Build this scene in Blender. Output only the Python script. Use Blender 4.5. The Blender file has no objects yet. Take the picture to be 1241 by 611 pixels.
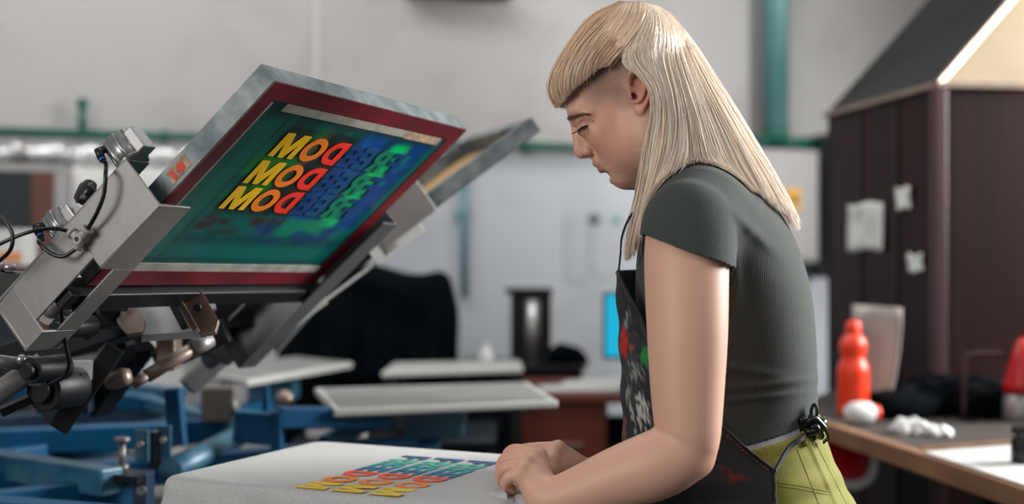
import bpy, math, random
import numpy as np
from mathutils import Vector, Matrix, noise as mnoise

random.seed(7); rng = np.random.default_rng(7)
SC = bpy.context.scene
COL = SC.collection
F = 1600.0; CX, CY = 620.5, 305.5; CZ = 1.31        # focal length in pixels of the 1241 frame, camera height

# ------------------------------------------------------------------ camera, world, lights, exposure
cam = bpy.data.cameras.new('camera'); camo = bpy.data.objects.new('camera', cam); COL.objects.link(camo)
camo.location = (0, 0, CZ); camo.rotation_euler = (math.pi/2, 0, 0)
cam.sensor_width = 36; cam.lens = 36*F/1241; cam.clip_start = .05; cam.clip_end = 60
cam.dof.use_dof = True; cam.dof.focus_distance = 1.70; cam.dof.aperture_fstop = 2.1
SC.camera = camo
SC.view_settings.view_transform = 'Standard'; SC.view_settings.look = 'None'
SC.view_settings.gamma = 1; SC.view_settings.use_curve_mapping = False
SC.view_settings.exposure = 0.0

def lin(c):
    out = []
    for v in c[:3]:
        v = v/255.0
        out.append(v/12.92 if v <= .04045 else ((v+.055)/1.055)**2.4)
    return (*out, 1.0)

W = bpy.data.worlds.new('world'); SC.world = W; W.use_nodes = True
nt = W.node_tree; nt.nodes.clear()
wo = nt.nodes.new('ShaderNodeOutputWorld'); bg = nt.nodes.new('ShaderNodeBackground')
tc = nt.nodes.new('ShaderNodeTexCoord'); sx = nt.nodes.new('ShaderNodeSeparateXYZ'); rp = nt.nodes.new('ShaderNodeValToRGB')
mp = nt.nodes.new('ShaderNodeMapRange'); mp.inputs[1].default_value = -1; mp.inputs[2].default_value = 1
nt.links.new(tc.outputs['Generated'], sx.inputs[0]); nt.links.new(sx.outputs[2], mp.inputs[0]); nt.links.new(mp.outputs[0], rp.inputs[0])
rp.color_ramp.elements[0].position = .3; rp.color_ramp.elements[0].color = (.012, .020, .028, 1)
rp.color_ramp.elements[1].position = .85; rp.color_ramp.elements[1].color = (.62, .66, .70, 1)
nt.links.new(rp.outputs[0], bg.inputs[0]); bg.inputs[1].default_value = .46; nt.links.new(bg.outputs[0], wo.inputs[0])

def area(name, loc, target, sx_, sy_, power, color):
    l = bpy.data.lights.new(name, 'AREA'); l.shape = 'RECTANGLE'; l.size = sx_; l.size_y = sy_; l.energy = power; l.color = color
    o = bpy.data.objects.new(name, l); COL.objects.link(o); o.location = loc
    o.rotation_euler = (Vector(target)-Vector(loc)).to_track_quat('-Z', 'Y').to_euler(); return o
area('window_daylight_right', (3.3, 3.0, 2.3), (.35, 1.8, 1.3), 1.5, 1.5, 300, (1, .985, .96))
area('fill_light_left', (-2.6, -.9, 2.3), (.1, 1.8, 1.2), 1.8, 1.6, 70, (1, .96, .92))  # added fill from the front left, not a known window
area('wall_wash_back', (-.6, 3.3, 3.3), (-.4, 4.4, 1.5), 3.0, .8, 50, (1, .975, .95))  # added wash that brightens the back wall, no fitting behind it
area('fill_light_right', (1.2, .4, 3.0), (1.1, 2.2, .9), 1.2, .8, 9, (1, .96, .92))  # added weak overhead fill for the bench side, no real lamp

# ------------------------------------------------------------------ coordinates
def P(px, py, Y):
    """world point seen at a pixel, at a real distance Y in front of the camera"""
    return Vector(((px-CX)/F*Y, Y, CZ-(py-CY)/F*Y))
def G(px, py, z):
    """point of the horizontal plane z seen at a pixel"""
    Y = F*(CZ-z)/(py-CY); return P(px, py, Y)

# ------------------------------------------------------------------ materials
def mat(name, col, rough=.5, metal=0.0, var=None, vscale=6, vamt=.5, bump=0.0, bscale=40, spec=.5, stretch=None, ramp=(.35, .65), sss=0, coat=0, attr=None, sheen=0):
    m = bpy.data.materials.new(name); m.use_nodes = True; t = m.node_tree; b = t.nodes['Principled BSDF']
    b.inputs['Base Color'].default_value = lin(col); b.inputs['Roughness'].default_value = rough; b.inputs['Metallic'].default_value = metal
    b.inputs['Specular IOR Level'].default_value = spec; b.inputs['Coat Weight'].default_value = coat
    if sheen: b.inputs['Sheen Weight'].default_value = sheen; b.inputs['Sheen Roughness'].default_value = .5
    if sss:
        b.inputs['Subsurface Weight'].default_value = sss; b.inputs['Subsurface Radius'].default_value = (.012, .005, .003); b.inputs['Subsurface Scale'].default_value = 1.0
    co = t.nodes.new('ShaderNodeTexCoord'); mpn = t.nodes.new('ShaderNodeMapping'); t.links.new(co.outputs['Object'], mpn.inputs[0])
    if stretch: mpn.inputs['Scale'].default_value = stretch
    src = None
    if attr:
        a = t.nodes.new('ShaderNodeAttribute'); a.attribute_name = attr; src = a.outputs['Color']
    if var is not None:
        n = t.nodes.new('ShaderNodeTexNoise'); n.inputs['Scale'].default_value = vscale; n.inputs['Detail'].default_value = 5; n.inputs['Roughness'].default_value = .6
        t.links.new(mpn.outputs[0], n.inputs['Vector'])
        r = t.nodes.new('ShaderNodeMapRange'); r.inputs[1].default_value = ramp[0]; r.inputs[2].default_value = ramp[1]; r.inputs[4].default_value = vamt
        t.links.new(n.outputs['Fac'], r.inputs[0])
        x = t.nodes.new('ShaderNodeMix'); x.data_type = 'RGBA'; x.inputs['A'].default_value = lin(col); x.inputs['B'].default_value = lin(var)
        if src: t.links.new(src, x.inputs['A'])
        t.links.new(r.outputs[0], x.inputs['Factor']); src = x.outputs['Result']
    if src: t.links.new(src, b.inputs['Base Color'])
    if bump:
        n = t.nodes.new('ShaderNodeTexNoise'); n.inputs['Scale'].default_value = bscale; n.inputs['Detail'].default_value = 4
        t.links.new(mpn.outputs[0], n.inputs['Vector'])
        u = t.nodes.new('ShaderNodeBump'); u.inputs['Strength'].default_value = bump; u.inputs['Distance'].default_value = .002
        t.links.new(n.outputs['Fac'], u.inputs['Height']); t.links.new(u.outputs[0], b.inputs['Normal'])
    return m

M = dict(
 alu=mat('brushed_steel', (150, 147, 144), .42, .6, (126, 124, 122), 5, .6, .12, 60),
 steel_grey=mat('grey_steel', (128, 128, 128), .42, .7, (100, 100, 100), 6, .7, .1, 50),
 dark_steel=mat('dark_steel', (30, 34, 38), .45, .5, (18, 20, 23), 8, .6),
 cyl=mat('cylinder_aluminium', (176, 174, 172), .36, .8, (150, 150, 150), 20, .4),
 palesteel=mat('pale_steel', (206, 206, 204), .4, .2),
 galv=mat('galvanised_frame', (88, 98, 102), .55, .45, (150, 158, 158), 16, .8, .25, 50, ramp=(.42, .7)),
 bronze=mat('brownish_steel', (158, 140, 128), .42, .6, (110, 96, 86), 8, .7),
 redtape=mat('dark_red_tape', (116, 10, 30), .5, 0, (58, 8, 18), 9, .7, .1, 30),
 redmark=mat('red_mark', (206, 36, 24), .5), beigemark=mat('paper_sticker', (198, 170, 140), .7, 0, (140, 112, 96), 80, .9),
 whitetape=mat('grey_white_tape', (172, 172, 162), .5, 0, (128, 124, 112), 30, .8),
 black=mat('black_plastic', (14, 15, 17), .35), knobgrey=mat('knob_grip', (88, 90, 92), .45),
 hose=mat('black_hose', (12, 14, 17), .32), bluering=mat('blue_ring', (24, 84, 132), .4), fitting=mat('pale_fitting', (170, 164, 156), .4),
 blue=mat('blue_paint', (0, 62, 100), .45, 0, (0, 84, 122), 5, .7, .15, 30, spec=.3), blueworn=mat('worn_blue_paint', (14, 78, 108), .42, .1, (70, 112, 126), 12, .8),
 bluedark=mat('dark_blue_paint', (5, 40, 66), .5, 0, (3, 24, 40), 4, .8),
 platen=mat('platen_board', (124, 126, 124), .6, 0, (104, 106, 104), 9, .7), platenedge=mat('platen_edge', (176, 176, 172), .5, .2),
 shirtgrey=None, wood=mat('desk_wood', (112, 48, 30), .5, 0, (82, 32, 22), 3, .7, .05, 30, stretch=(1, 1, 6)),
 benchwood=mat('bench_wood', (150, 112, 84), .55, 0, (112, 78, 56), 4, .8, .1, 30, stretch=(4, 1, 4)),
 paper=mat('paper', (205, 205, 200), .8, 0, (180, 180, 176), 12, .6), white=mat('white_plastic', (205, 205, 203), .45, 0, (186, 186, 184), 5, .5),
 orange=mat('orange_bottle', (236, 62, 26), .3, 0, (214, 44, 20), 5, .6, sss=.15), cream=mat('cream_panel', (158, 142, 116), .7, 0, (140, 124, 100), 3, .8),
 hooddark=mat('hood_panel', (27, 25, 24), .7, 0, (21, 20, 19), 3, .7),
 booth=mat('dark_wood_veneer', (42, 16, 17), .5, 0, (20, 10, 12), 3.2, .9, .05, 40, spec=.14, stretch=(7, 7, .35), ramp=(.3, .7)),
 trimwood=mat('wood_trim', (60, 28, 26), .45, 0, (40, 20, 19), 5, .8, stretch=(6, 6, .5)),
 pipegreen=mat('green_pipe', (6, 92, 78), .45, 0, (4, 74, 62), 4, .6), ductteal=mat('teal_duct', (100, 146, 148), .45, .1, (72, 120, 124), 4, .7),
 boxgrey=mat('grey_box', (150, 148, 146), .5, 0, (136, 134, 132), 3, .7), blackcloth=mat('black_cloth', (4, 10, 15), .95, 0, (2, 5, 8), 6, .7, .3, 60, spec=.06),
 foil=mat('silver_wrap', (206, 206, 206), .32, .7, (150, 150, 152), 12, .8, .9, 14), brown=mat('brown_wood', (92, 54, 42), .6, 0, (68, 40, 32), 3, .8),
 darkglass=mat('dark_glass', (42, 46, 50), .3), navy=mat('navy_black', (14, 20, 28), .6, spec=.2), darkgrey=mat('dark_grey', (58, 62, 66), .5),
 yellow=mat('yellow_label', (220, 158, 20), .6), redplastic=mat('red_plastic', (176, 16, 22), .35), whitebumpy=mat('crumpled_paper', (214, 214, 214), .7),
 blackmark=mat('black_mark', (12, 12, 14), .6), greenmark=mat('green_mark', (60, 160, 120), .6),
)
def emission(name, col, s):
    m = bpy.data.materials.new(name); m.use_nodes = True; b = m.node_tree.nodes['Principled BSDF']
    b.inputs['Base Color'].default_value = (.01, .01, .01, 1); b.inputs['Emission Color'].default_value = lin(col); b.inputs['Emission Strength'].default_value = s; return m
M['screen'] = emission('lit_screen', (0, 176, 214), 1.0)

# ------------------------------------------------------------------ object helpers
ORG = {}
def tag(o, label=None, cat=None, group=None, kind=None):
    if label: o['label'] = label
    if cat: o['category'] = cat
    if group: o['group'] = group
    if kind: o['kind'] = kind
    return o
def thing(name, loc, label, cat, group=None):
    o = bpy.data.objects.new(name, None); COL.objects.link(o); o.location = loc; o.empty_display_size = .05
    ORG[o.name] = Vector(loc); return tag(o, label, cat, group)

def rot_axes(fw, up=(0, 0, 1)):
    z = Vector(fw).normalized(); x = Vector(up).cross(z)
    if x.length < 1e-4: x = Vector((1, 0, 0)).cross(z)
    x.normalize(); y = z.cross(x); return x, y, z

class MB:
    def __init__(s): s.v = []; s.f = []; s.s = []; s.m = []; s.cm = 0
    def add(s, vs, fs, smooth=False):
        n = len(s.v); s.v += [Vector(p) for p in vs]; s.f += [tuple(i+n for i in q) for q in fs]
        s.s += [smooth]*len(fs) if not isinstance(smooth, list) else smooth; s.m += [s.cm]*len(fs); return s
    def box8(s, p):   # p: bottom 4 (ccw from above), top 4
        return s.add(p, [(3, 2, 1, 0), (4, 5, 6, 7), (0, 1, 5, 4), (1, 2, 6, 5), (2, 3, 7, 6), (3, 0, 4, 7)])
    def box(s, c, size, ax=None):
        c = Vector(c); x, y, z = ax if ax else (Vector((1, 0, 0)), Vector((0, 1, 0)), Vector((0, 0, 1)))
        x, y, z = x*size[0]/2, y*size[1]/2, z*size[2]/2
        return s.box8([c-x-y-z, c+x-y-z, c+x+y-z, c-x+y-z, c-x-y+z, c+x-y+z, c+x+y+z, c-x+y+z])
    def bar(s, a, b, w, h, up=(0, 0, 1)):
        a, b = Vector(a), Vector(b); x, y, z = rot_axes(b-a, up)
        return s.box((a+b)/2, (w, h, (b-a).length), (x, y, z))
    def tube(s, pts, r, seg=10, cap=True):
        pts = [Vector(p) for p in pts]; rs = r if isinstance(r, (list, tuple)) else [r]*len(pts)
        t0 = (pts[1]-pts[0]).normalized(); x = t0.orthogonal().normalized(); vs = []; fs = []
        for i, p in enumerate(pts):
            t = (pts[min(i+1, len(pts)-1)]-pts[max(i-1, 0)]).normalized(); x = (x-t*x.dot(t)).normalized(); y = t.cross(x)
            for k in range(seg):
                a = 2*math.pi*k/seg; vs.append(p+(x*math.cos(a)+y*math.sin(a))*rs[i])
        for i in range(len(pts)-1):
            for k in range(seg):
                fs.append((i*seg+k, i*seg+(k+1) % seg, (i+1)*seg+(k+1) % seg, (i+1)*seg+k))
        sm = [True]*len(fs)
        if cap:
            fs.append(tuple(reversed(range(seg)))); fs.append(tuple((len(pts)-1)*seg+k for k in range(seg))); sm += [False]*2
        return s.add(vs, fs, sm)
    def cyl(s, a, b, r, r2=None, seg=20): return s.tube([a, b], [r, r if r2 is None else r2], seg)
    def lathe(s, c, prof, axis=(0, 0, 1), seg=24):   # prof: (radius, height)
        c = Vector(c); x, y, z = rot_axes(axis) if abs(Vector(axis).normalized().z) < .999 else (Vector((1, 0, 0)), Vector((0, 1, 0)), Vector((0, 0, 1)))
        vs = []; fs = []
        for r, h in prof:
            for k in range(seg):
                a = 2*math.pi*k/seg; vs.append(c+z*h+(x*math.cos(a)+y*math.sin(a))*max(r, 1e-4))
        for i in range(len(prof)-1):
            for k in range(seg): fs.append((i*seg+k, i*seg+(k+1) % seg, (i+1)*seg+(k+1) % seg, (i+1)*seg+k))
        fs.append(tuple(reversed(range(seg)))); fs.append(tuple((len(prof)-1)*seg+k for k in range(seg)))
        return s.add(vs, fs, True)
    def prism(s, poly, vec):
        poly = [Vector(p) for p in poly]; vec = Vector(vec); n = len(poly)
        return s.add(poly+[p+vec for p in poly], [tuple(reversed(range(n))), tuple(range(n, 2*n))]+[(i, (i+1) % n, n+(i+1) % n, n+i) for i in range(n)])
    def ball(s, c, r, seg=16, rings=10):
        c = Vector(c); r = r if isinstance(r, (tuple, list)) else (r, r, r)
        vs = []; fs = []
        for i in range(rings+1):
            th = math.pi*i/rings
            for k in range(seg):
                a = 2*math.pi*k/seg; vs.append(c+Vector((r[0]*math.sin(th)*math.cos(a), r[1]*math.sin(th)*math.sin(a), -r[2]*math.cos(th))))
        for i in range(rings):
            for k in range(seg): fs.append((i*seg+k, i*seg+(k+1) % seg, (i+1)*seg+(k+1) % seg, (i+1)*seg+k))
        return s.add(vs, fs, True)
    def build(s, name, mats, parent=None, bevel=0, org=None):
        me = bpy.data.meshes.new(name)
        if parent is not None: o0 = ORG[parent.name]
        else: o0 = Vector(org) if org is not None else Vector((0, 0, 0))
        me.from_pydata([tuple(p-o0) for p in s.v], [], s.f)
        for mm in (mats if isinstance(mats, (list, tuple)) else [mats]): me.materials.append(mm)
        me.polygons.foreach_set('use_smooth', s.s); me.polygons.foreach_set('material_index', s.m)
        import bmesh
        b = bmesh.new(); b.from_mesh(me); bmesh.ops.remove_doubles(b, verts=b.verts, dist=1e-6); bmesh.ops.recalc_face_normals(b, faces=b.faces); b.to_mesh(me); b.free()
        return link(name, me, parent, o0, bevel)
def link(name, me, parent=None, org=(0, 0, 0), bevel=0):
    o = bpy.data.objects.new(name, me); COL.objects.link(o)
    if parent is not None: o.parent = parent; ORG[o.name] = ORG[parent.name]
    else: o.location = org; ORG[o.name] = Vector(org)
    if bevel:
        m = o.modifiers.new('bevel', 'BEVEL'); m.width = bevel; m.segments = 2; m.limit_method = 'ANGLE'; m.angle_limit = math.radians(40)
    return o
def box_between(mb, x0, y0, x1, y1, Y, depth):
    """box whose front face spans the pixel rectangle at distance Y and which reaches back by depth"""
    a = P(x0, y0, Y); b = P(x1, y1, Y)
    return mb.box(((a.x+b.x)/2, Y+depth/2, (a.z+b.z)/2), (abs(b.x-a.x), depth, abs(a.z-b.z)))
def spline(pts, n=8):
    """Catmull-Rom through points"""
    pts = [Vector(p) for p in pts]; q = [pts[0]*2-pts[1]]+pts+[pts[-1]*2-pts[-2]]; out = []
    for i in range(1, len(q)-2):
        for k in range(n):
            t = k/n; a, b, c, d = q[i-1], q[i], q[i+1], q[i+2]
            out.append(.5*((2*b)+(c-a)*t+(2*a-5*b+4*c-d)*t*t+(3*b-a-3*c+d)*t**3))
    out.append(pts[-1]); return out

# ------------------------------------------------------------------ implicit surfaces (bodies and cloth)
class SDF:
    def __init__(s, lo, hi, h):
        s.lo = np.array(lo, float); s.h = h; s.n = np.ceil((np.array(hi)-s.lo)/h).astype(int)+1
        s.a = np.full(s.n, 1.0, np.float32)
    def apply(s, fn, lo, hi, k=.0, op='u', pad=0):
        m = k+3*s.h+pad
        i0 = np.clip(np.floor((np.array(lo)-m-s.lo)/s.h).astype(int), 0, s.n); i1 = np.clip(np.ceil((np.array(hi)+m-s.lo)/s.h).astype(int)+1, 0, s.n)
        if (i1 <= i0).any(): return s
        ax = [(s.lo[j]+s.h*np.arange(i0[j], i1[j])).astype(np.float32) for j in range(3)]
        d = fn(ax[0][:, None, None], ax[1][None, :, None], ax[2][None, None, :]).astype(np.float32)
        sl = tuple(slice(i0[j], i1[j]) for j in range(3)); a = s.a[sl]
        if op == 's': a, d, sg = -a, d, -1
        else: sg = 1
        if k > 0:
            hh = np.maximum(k-np.abs(a-d), 0)/k; r = np.minimum(a, d)-hh*hh*k*.25
        else: r = np.minimum(a, d)
        s.a[sl] = sg*r; return s
    def ell(s, c, r, ax=None, k=.01, op='u'):
        c = np.array(c, np.float32); r = np.array([r]*3 if np.isscalar(r) else r, np.float32); A = np.array([list(v) for v in ax], np.float32) if ax is not None else np.eye(3, dtype=np.float32)
        def fn(x, y, z):
            q = [(x-c[0])*A[i, 0]+(y-c[1])*A[i, 1]+(z-c[2])*A[i, 2] for i in range(3)]
            k0 = np.sqrt(sum((q[i]/r[i])**2 for i in range(3))); k1 = np.sqrt(sum((q[i]/r[i]**2)**2 for i in range(3)))+1e-6
            return k0*(k0-1)/k1
        R = float(r.max()); return s.apply(fn, c-R, c+R, k, op)
    def cap(s, a, b, ra, rb=None, k=.01, op='u', squash=None):
        rb = ra if rb is None else rb; a = np.array(a, np.float32); b = np.array(b, np.float32); ab = b-a; L = float(ab@ab)+1e-9
        def fn(x, y, z):
            t = np.clip(((x-a[0])*ab[0]+(y-a[1])*ab[1]+(z-a[2])*ab[2])/L, 0, 1)
            return np.sqrt((x-a[0]-t*ab[0])**2+(y-a[1]-t*ab[1])**2+(z-a[2]-t*ab[2])**2)-(ra+(rb-ra)*t)
        R = max(ra, rb); return s.apply(fn, np.minimum(a, b)-R, np.maximum(a, b)+R, k, op)
    def chain(s, pts, rs, k=.01, op='u', ki=None):
        if len(pts) > 2 and op == 'u':     # smooth limb: resample points and radii together
            q = [Vector((*p, r)) for p, r in zip(pts, rs)]; q = [q[0]*2-q[1]]+q+[q[-1]*2-q[-2]]; P4 = []
            for i in range(1, len(q)-2):
                for j in range(8):
                    t = j/8; a, b, c, d = q[i-1], q[i], q[i+1], q[i+2]; P4.append(.5*((2*b)+(c-a)*t+(2*a-5*b+4*c-d)*t*t+(3*b-a-3*c+d)*t**3))
            P4.append(q[-2]); pts = [v.xyz for v in P4]; rs = [v.w-min(.0018, .06*v.w) for v in P4]
        for i in range(len(pts)-1): s.cap(pts[i], pts[i+1], rs[i], rs[i+1], (ki if ki else min(.008, .3*rs[i])) if i and len(pts) > 6 else k, op)
        return s
    def mesh(s, name, colfn=None):
        import openvdb
        g = openvdb.FloatGrid(float(4*s.h)); arr = np.clip(s.a, -4*s.h, 4*s.h)
        for sl in (np.s_[0], np.s_[-1]): arr[sl] = 4*s.h; arr[:, sl] = 4*s.h; arr[:, :, sl] = 4*s.h
        g.copyFromArray(arr); v, t, q = g.convertToPolygons(0.0, 0.0)
        v = v.astype(np.float64)*s.h+s.lo
        q = q[:, ::-1]
        me = bpy.data.meshes.new(name); me.vertices.add(len(v)); me.vertices.foreach_set('co', v.ravel())
        me.loops.add(len(q)*4); me.loops.foreach_set('vertex_index', q.ravel().astype(np.int32))
        me.polygons.add(len(q)); me.polygons.foreach_set('loop_start', np.arange(0, len(q)*4, 4, dtype=np.int32))
        me.update(calc_edges=True); me.polygons.foreach_set('use_smooth', np.ones(len(q), bool))
        # outward check
        n = np.zeros(len(v)*3); me.vertices.foreach_get('normal', n); n = n.reshape(-1, 3); j = np.argmax(v[:, 0])
        if n[j, 0] < 0: me.flip_normals()
        if colfn is not None:
            c = colfn(v); a = me.color_attributes.new('col', 'FLOAT_COLOR', 'POINT'); a.data.foreach_set('color', np.concatenate([c, np.ones((len(v), 1))], 1).astype(np.float32).ravel())
        return me
    def obj(s, name, mats, parent, org=None, colfn=None):
        me = s.mesh(name, colfn); o0 = ORG[parent.name] if parent is not None else Vector(org or (0, 0, 0))
        me.transform(Matrix.Translation(-o0))
        for mm in (mats if isinstance(mats, (list, tuple)) else [mats]): me.materials.append(mm)
        return link(name, me, parent, o0)
# ------------------------------------------------------------------ setting
WA = Vector((-1.78, 4.75, 0)); WD = Vector((2.045, .70, 0)).normalized(); WN = Vector((WD.y, -WD.x, 0))     # back wall line; WN points into the room
def onwall(px, py, off=0.0):
    r = Vector(((px-CX)/F, 1, -(py-CY)/F)); t = (WA+WN*off).dot(WN)/r.dot(WN); return Vector((0, 0, CZ))+r*t
wm = bpy.data.materials.new('wall_paint'); wm.use_nodes = True; t_ = wm.node_tree; b_ = t_.nodes['Principled BSDF']; b_.inputs['Roughness'].default_value = .85
c_ = t_.nodes.new('ShaderNodeTexCoord'); s_ = t_.nodes.new('ShaderNodeSeparateXYZ'); r_ = t_.nodes.new('ShaderNodeMapRange'); r_.inputs[1].default_value = 1.66; r_.inputs[2].default_value = 1.74
n_ = t_.nodes.new('ShaderNodeTexNoise'); n_.inputs['Scale'].default_value = 1.6; n_.inputs['Detail'].default_value = 6; n_.inputs['Roughness'].default_value = .65
x_ = t_.nodes.new('ShaderNodeMix'); x_.data_type = 'RGBA'; x_.inputs['A'].default_value = lin((184, 189, 196)); x_.inputs['B'].default_value = lin((168, 166, 165))
y_ = t_.nodes.new('ShaderNodeMix'); y_.data_type = 'RGBA'; y_.blend_type = 'MULTIPLY'; y_.inputs['B'].default_value = lin((222, 218, 214))
q_ = t_.nodes.new('ShaderNodeMapRange'); q_.inputs[1].default_value = .48; q_.inputs[2].default_value = .75; q_.inputs[4].default_value = .8
t_.links.new(c_.outputs['Object'], s_.inputs[0]); t_.links.new(s_.outputs[2], r_.inputs[0]); t_.links.new(r_.outputs[0], x_.inputs['Factor'])
t_.links.new(c_.outputs['Object'], n_.inputs['Vector']); t_.links.new(n_.outputs['Fac'], q_.inputs[0]); t_.links.new(q_.outputs[0], y_.inputs['Factor'])
t_.links.new(x_.outputs['Result'], y_.inputs['A']); t_.links.new(y_.outputs['Result'], b_.inputs['Base Color'])
a, b = WA-WD*1.6, WA+WD*6.0
mb = MB(); mb.box8([a, b, b-WN*.15, a-WN*.15]+[p+Vector((0, 0, 3.4)) for p in (a, b, b-WN*.15, a-WN*.15)]); tag(mb.build('wall_back', wm), kind='structure')
mb = MB(); mb.box((.8, 2.6, -.05), (7.5, 8.6, .1)); tag(mb.build('floor', mat('concrete_floor', (60, 58, 56), .7, 0, (42, 40, 40), 3, .8)), kind='structure')
# seam lines of the wall
mb = MB(); p0, p1 = onwall(383, -60), onwall(383, 165); mb.box8([p1-WD*.012, p1+WD*.012, p1+WD*.012+WN*.006, p1-WD*.012+WN*.006]+[q-Vector((0, 0, q.z-3.3)) for q in (p1-WD*.012, p1+WD*.012, p1+WD*.012+WN*.006, p1-WD*.012+WN*.006)])
tag(mb.build('trim_1', mat('wall_joint', (182, 180, 176), .7)), kind='structure')

# pipes
t = thing('wall_pipe', onwall(300, 178), 'dark green pipe running level along the back wall with a short upright stub', 'pipe')
mb = MB(); z1 = onwall(0, 170).z; A_, B_ = onwall(-120, 170, .07), onwall(760, 170, .07); A_.z = B_.z = 1.735
mb.tube([A_, B_], .0165, 14); mb.build('pipe_run', M['pipegreen'], t)
mb = MB(); q = onwall(100, 171, .07); q.z = 1.735; mb.tube([q, q+Vector((0, 0, .10))], .014, 12); mb.ball(q+Vector((0, 0, .11)), .022); mb.build('stub', M['pipegreen'], t)
for px in (200, 470, 640):
    q = onwall(px, 171, .07); q.z = 1.735; mb = MB(); mb.tube([q-WD*.012, q+WD*.012], .024, 14); mb.bar(q, q-WN*.07, .02, .02); mb.build('pipe_clip', M['pipegreen'], t)
t = thing('conduit', onwall(562, 300), 'thin green conduit dropping down the wall from the long green pipe', 'pipe')
mb = MB(); q = onwall(562, 190, .035); r2 = onwall(562, 360, .035); mb.tube([q+Vector((0, 0, .03)), r2], .0145, 12); mb.build('conduit_run', M['ductteal'], t)
mb = MB(); q = onwall(562, 260, .035); mb.box(q-WN*.015, (.05, .03, .03), (WD, -WN, Vector((0, 0, 1)))); mb.build('saddle_clip', M['ductteal'], t)
t = thing('ventilation_duct', onwall(940, 100), 'wide teal upright pipe on the back wall above the grey box', 'pipe')
mb = MB(); q = onwall(940, 166, .07); mb.tube([q, Vector((q.x, q.y, 3.3))], .056, 24); mb.build('duct_run', M['ductteal'], t)
mb = MB(); q2 = onwall(915, 171, .07); q3 = onwall(1003, 171, .07); q2.z = q3.z = q.z-.02; mb.tube([q2, q3], .024, 16); mb.build('cross_pipe', M['pipegreen'], t)
mb = MB(); mb.tube([q-Vector((0, 0, .02)), q+Vector((0, 0, .03))], .058, 24); mb.build('collar', M['pipegreen'], t)
t = thing('electrical_box', onwall(955, 318), 'light grey electrical box on the wall behind the hair with a yellow warning label', 'box')
c0, c1 = onwall(905, 180, .22), onwall(992, 318, .22); mb = MB(); ctr = (c0+c1)/2
mb.box(ctr-WN*.11, ((c1-c0).dot(WD), .22, c0.z-c1.z), (WD, -WN, Vector((0, 0, 1)))); mb.build('housing', M['boxgrey'], t, .006)
mb = MB(); mb.box(ctr+WN*.006, ((c1-c0).dot(WD)-.03, .012, c0.z-c1.z-.03), (WD, -WN, Vector((0, 0, 1)))); dd = mb.build('door', M['boxgrey'], t, .004)
mb = MB(); l0 = onwall(962, 241, .235); mb.box(l0, (.062, .003, .085), (WD, -WN, Vector((0, 0, 1)))); lb = mb.build('warning_label', M['yellow'], dd)
mb = MB(); mb.prism([l0+WN*.003+WD*x+Vector((0, 0, z)) for x, z in ((-.02, -.02), (.02, -.02), (0, .022))], WN*.001); mb.build('warning_triangle', M['blackmark'], dd)
mb = MB(); c3 = onwall(993, 250, .1); mb.box(c3+Vector((.02, 0, 0)), (.03, .18, .62), (WD, -WN, Vector((0, 0, 1)))); mb.build('side_channel', M['darkgrey'], t)
mb = MB(); q = onwall(560, -13, .1); mb.box(q, (.42, .2, .04), (WD, -WN, Vector((0, 0, 1)))); tag(mb.build('wall_shelf', M['brown'], org=q), 'brown wooden shelf board high on the wall, cut off by the top edge', 'shelf')
# silver wrapped duct, left
t = thing('insulated_duct', onwall(100, 192), 'silver foil wrapped duct just below the green pipe at the left', 'duct')
mb = MB(); pts = []; rs = []
for i in range(60):
    x = -120+i*6.2; pts.append(onwall(x, 190, .12)); pts[-1].z = 1.655+.006*math.sin(i*.9); rs.append(.042+.006*math.sin(i*1.7)+.003*math.sin(i*4.1))
mb.tube(pts, rs, 18); mb.build('foil_wrap', M['foil'], t)
for i in (8, 24, 40): mb = MB(); mb.tube([pts[i]-WD*.012, pts[i]+WD*.012], .05, 18); mb.build('band', M['alu'], t)

# left doorway / cupboard with brown wood
t = thing('glazed_cupboard', onwall(30, 420), 'brown wooden cupboard with dark glass in a pale frame, far left', 'cupboard')
def wq(x0, y0, x1, y1, off, dep, name, m, par, bev=0):
    a_, b_ = onwall(x0, y0, off), onwall(x1, y1, off); mb = MB(); c = (a_+b_)/2-WN*dep/2
    mb.box(c, (abs((b_-a_).dot(WD)), dep, abs(a_.z-b_.z)), (WD, -WN, Vector((0, 0, 1)))); return mb.build(name, m, par, bev)
wq(-110, 196, 84, 620, .28, .22, 'carcass', M['darkgrey'], t)
wq(-110, 196, 84, 209, .30, .03, 'top_rail', M['boxgrey'], t, .003)
wq(66, 209, 84, 600, .30, .03, 'frame_upright', M['boxgrey'], t, .003)
wq(38, 209, 66, 600, .30, .025, 'wooden_panel', M['brown'], t, .003)
wq(-110, 209, 38, 600, .295, .02, 'glass_pane', M['darkglass'], t)
wq(-110, 318, 66, 345, .32, .03, 'mid_rail', M['brown'], t, .003)
t = thing('white_cabinet', onwall(120, 420), 'white sheet metal cabinet behind the black star knob', 'cabinet')
wq(86, 202, 225, 600, .30, .24, 'body', M['white'], t, .008); wq(92, 212, 152, 590, .31, .02, 'door', M['white'], t, .004); wq(156, 212, 220, 590, .31, .02, 'door', M['white'], t, .004)
t = thing('small_carton', P(14, 318, 4.2), 'small pale carton with an orange stripe at the left edge', 'box')
mb = MB(); box_between(mb, -8, 278, 28, 322, 4.0, .12); mb.build('box', M['white'], t, .003); mb = MB(); box_between(mb, -6, 306, 26, 316, 3.997, .004); mb.build('stripe', mat('orange_stripe', (214, 130, 60), .6), t)

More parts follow.
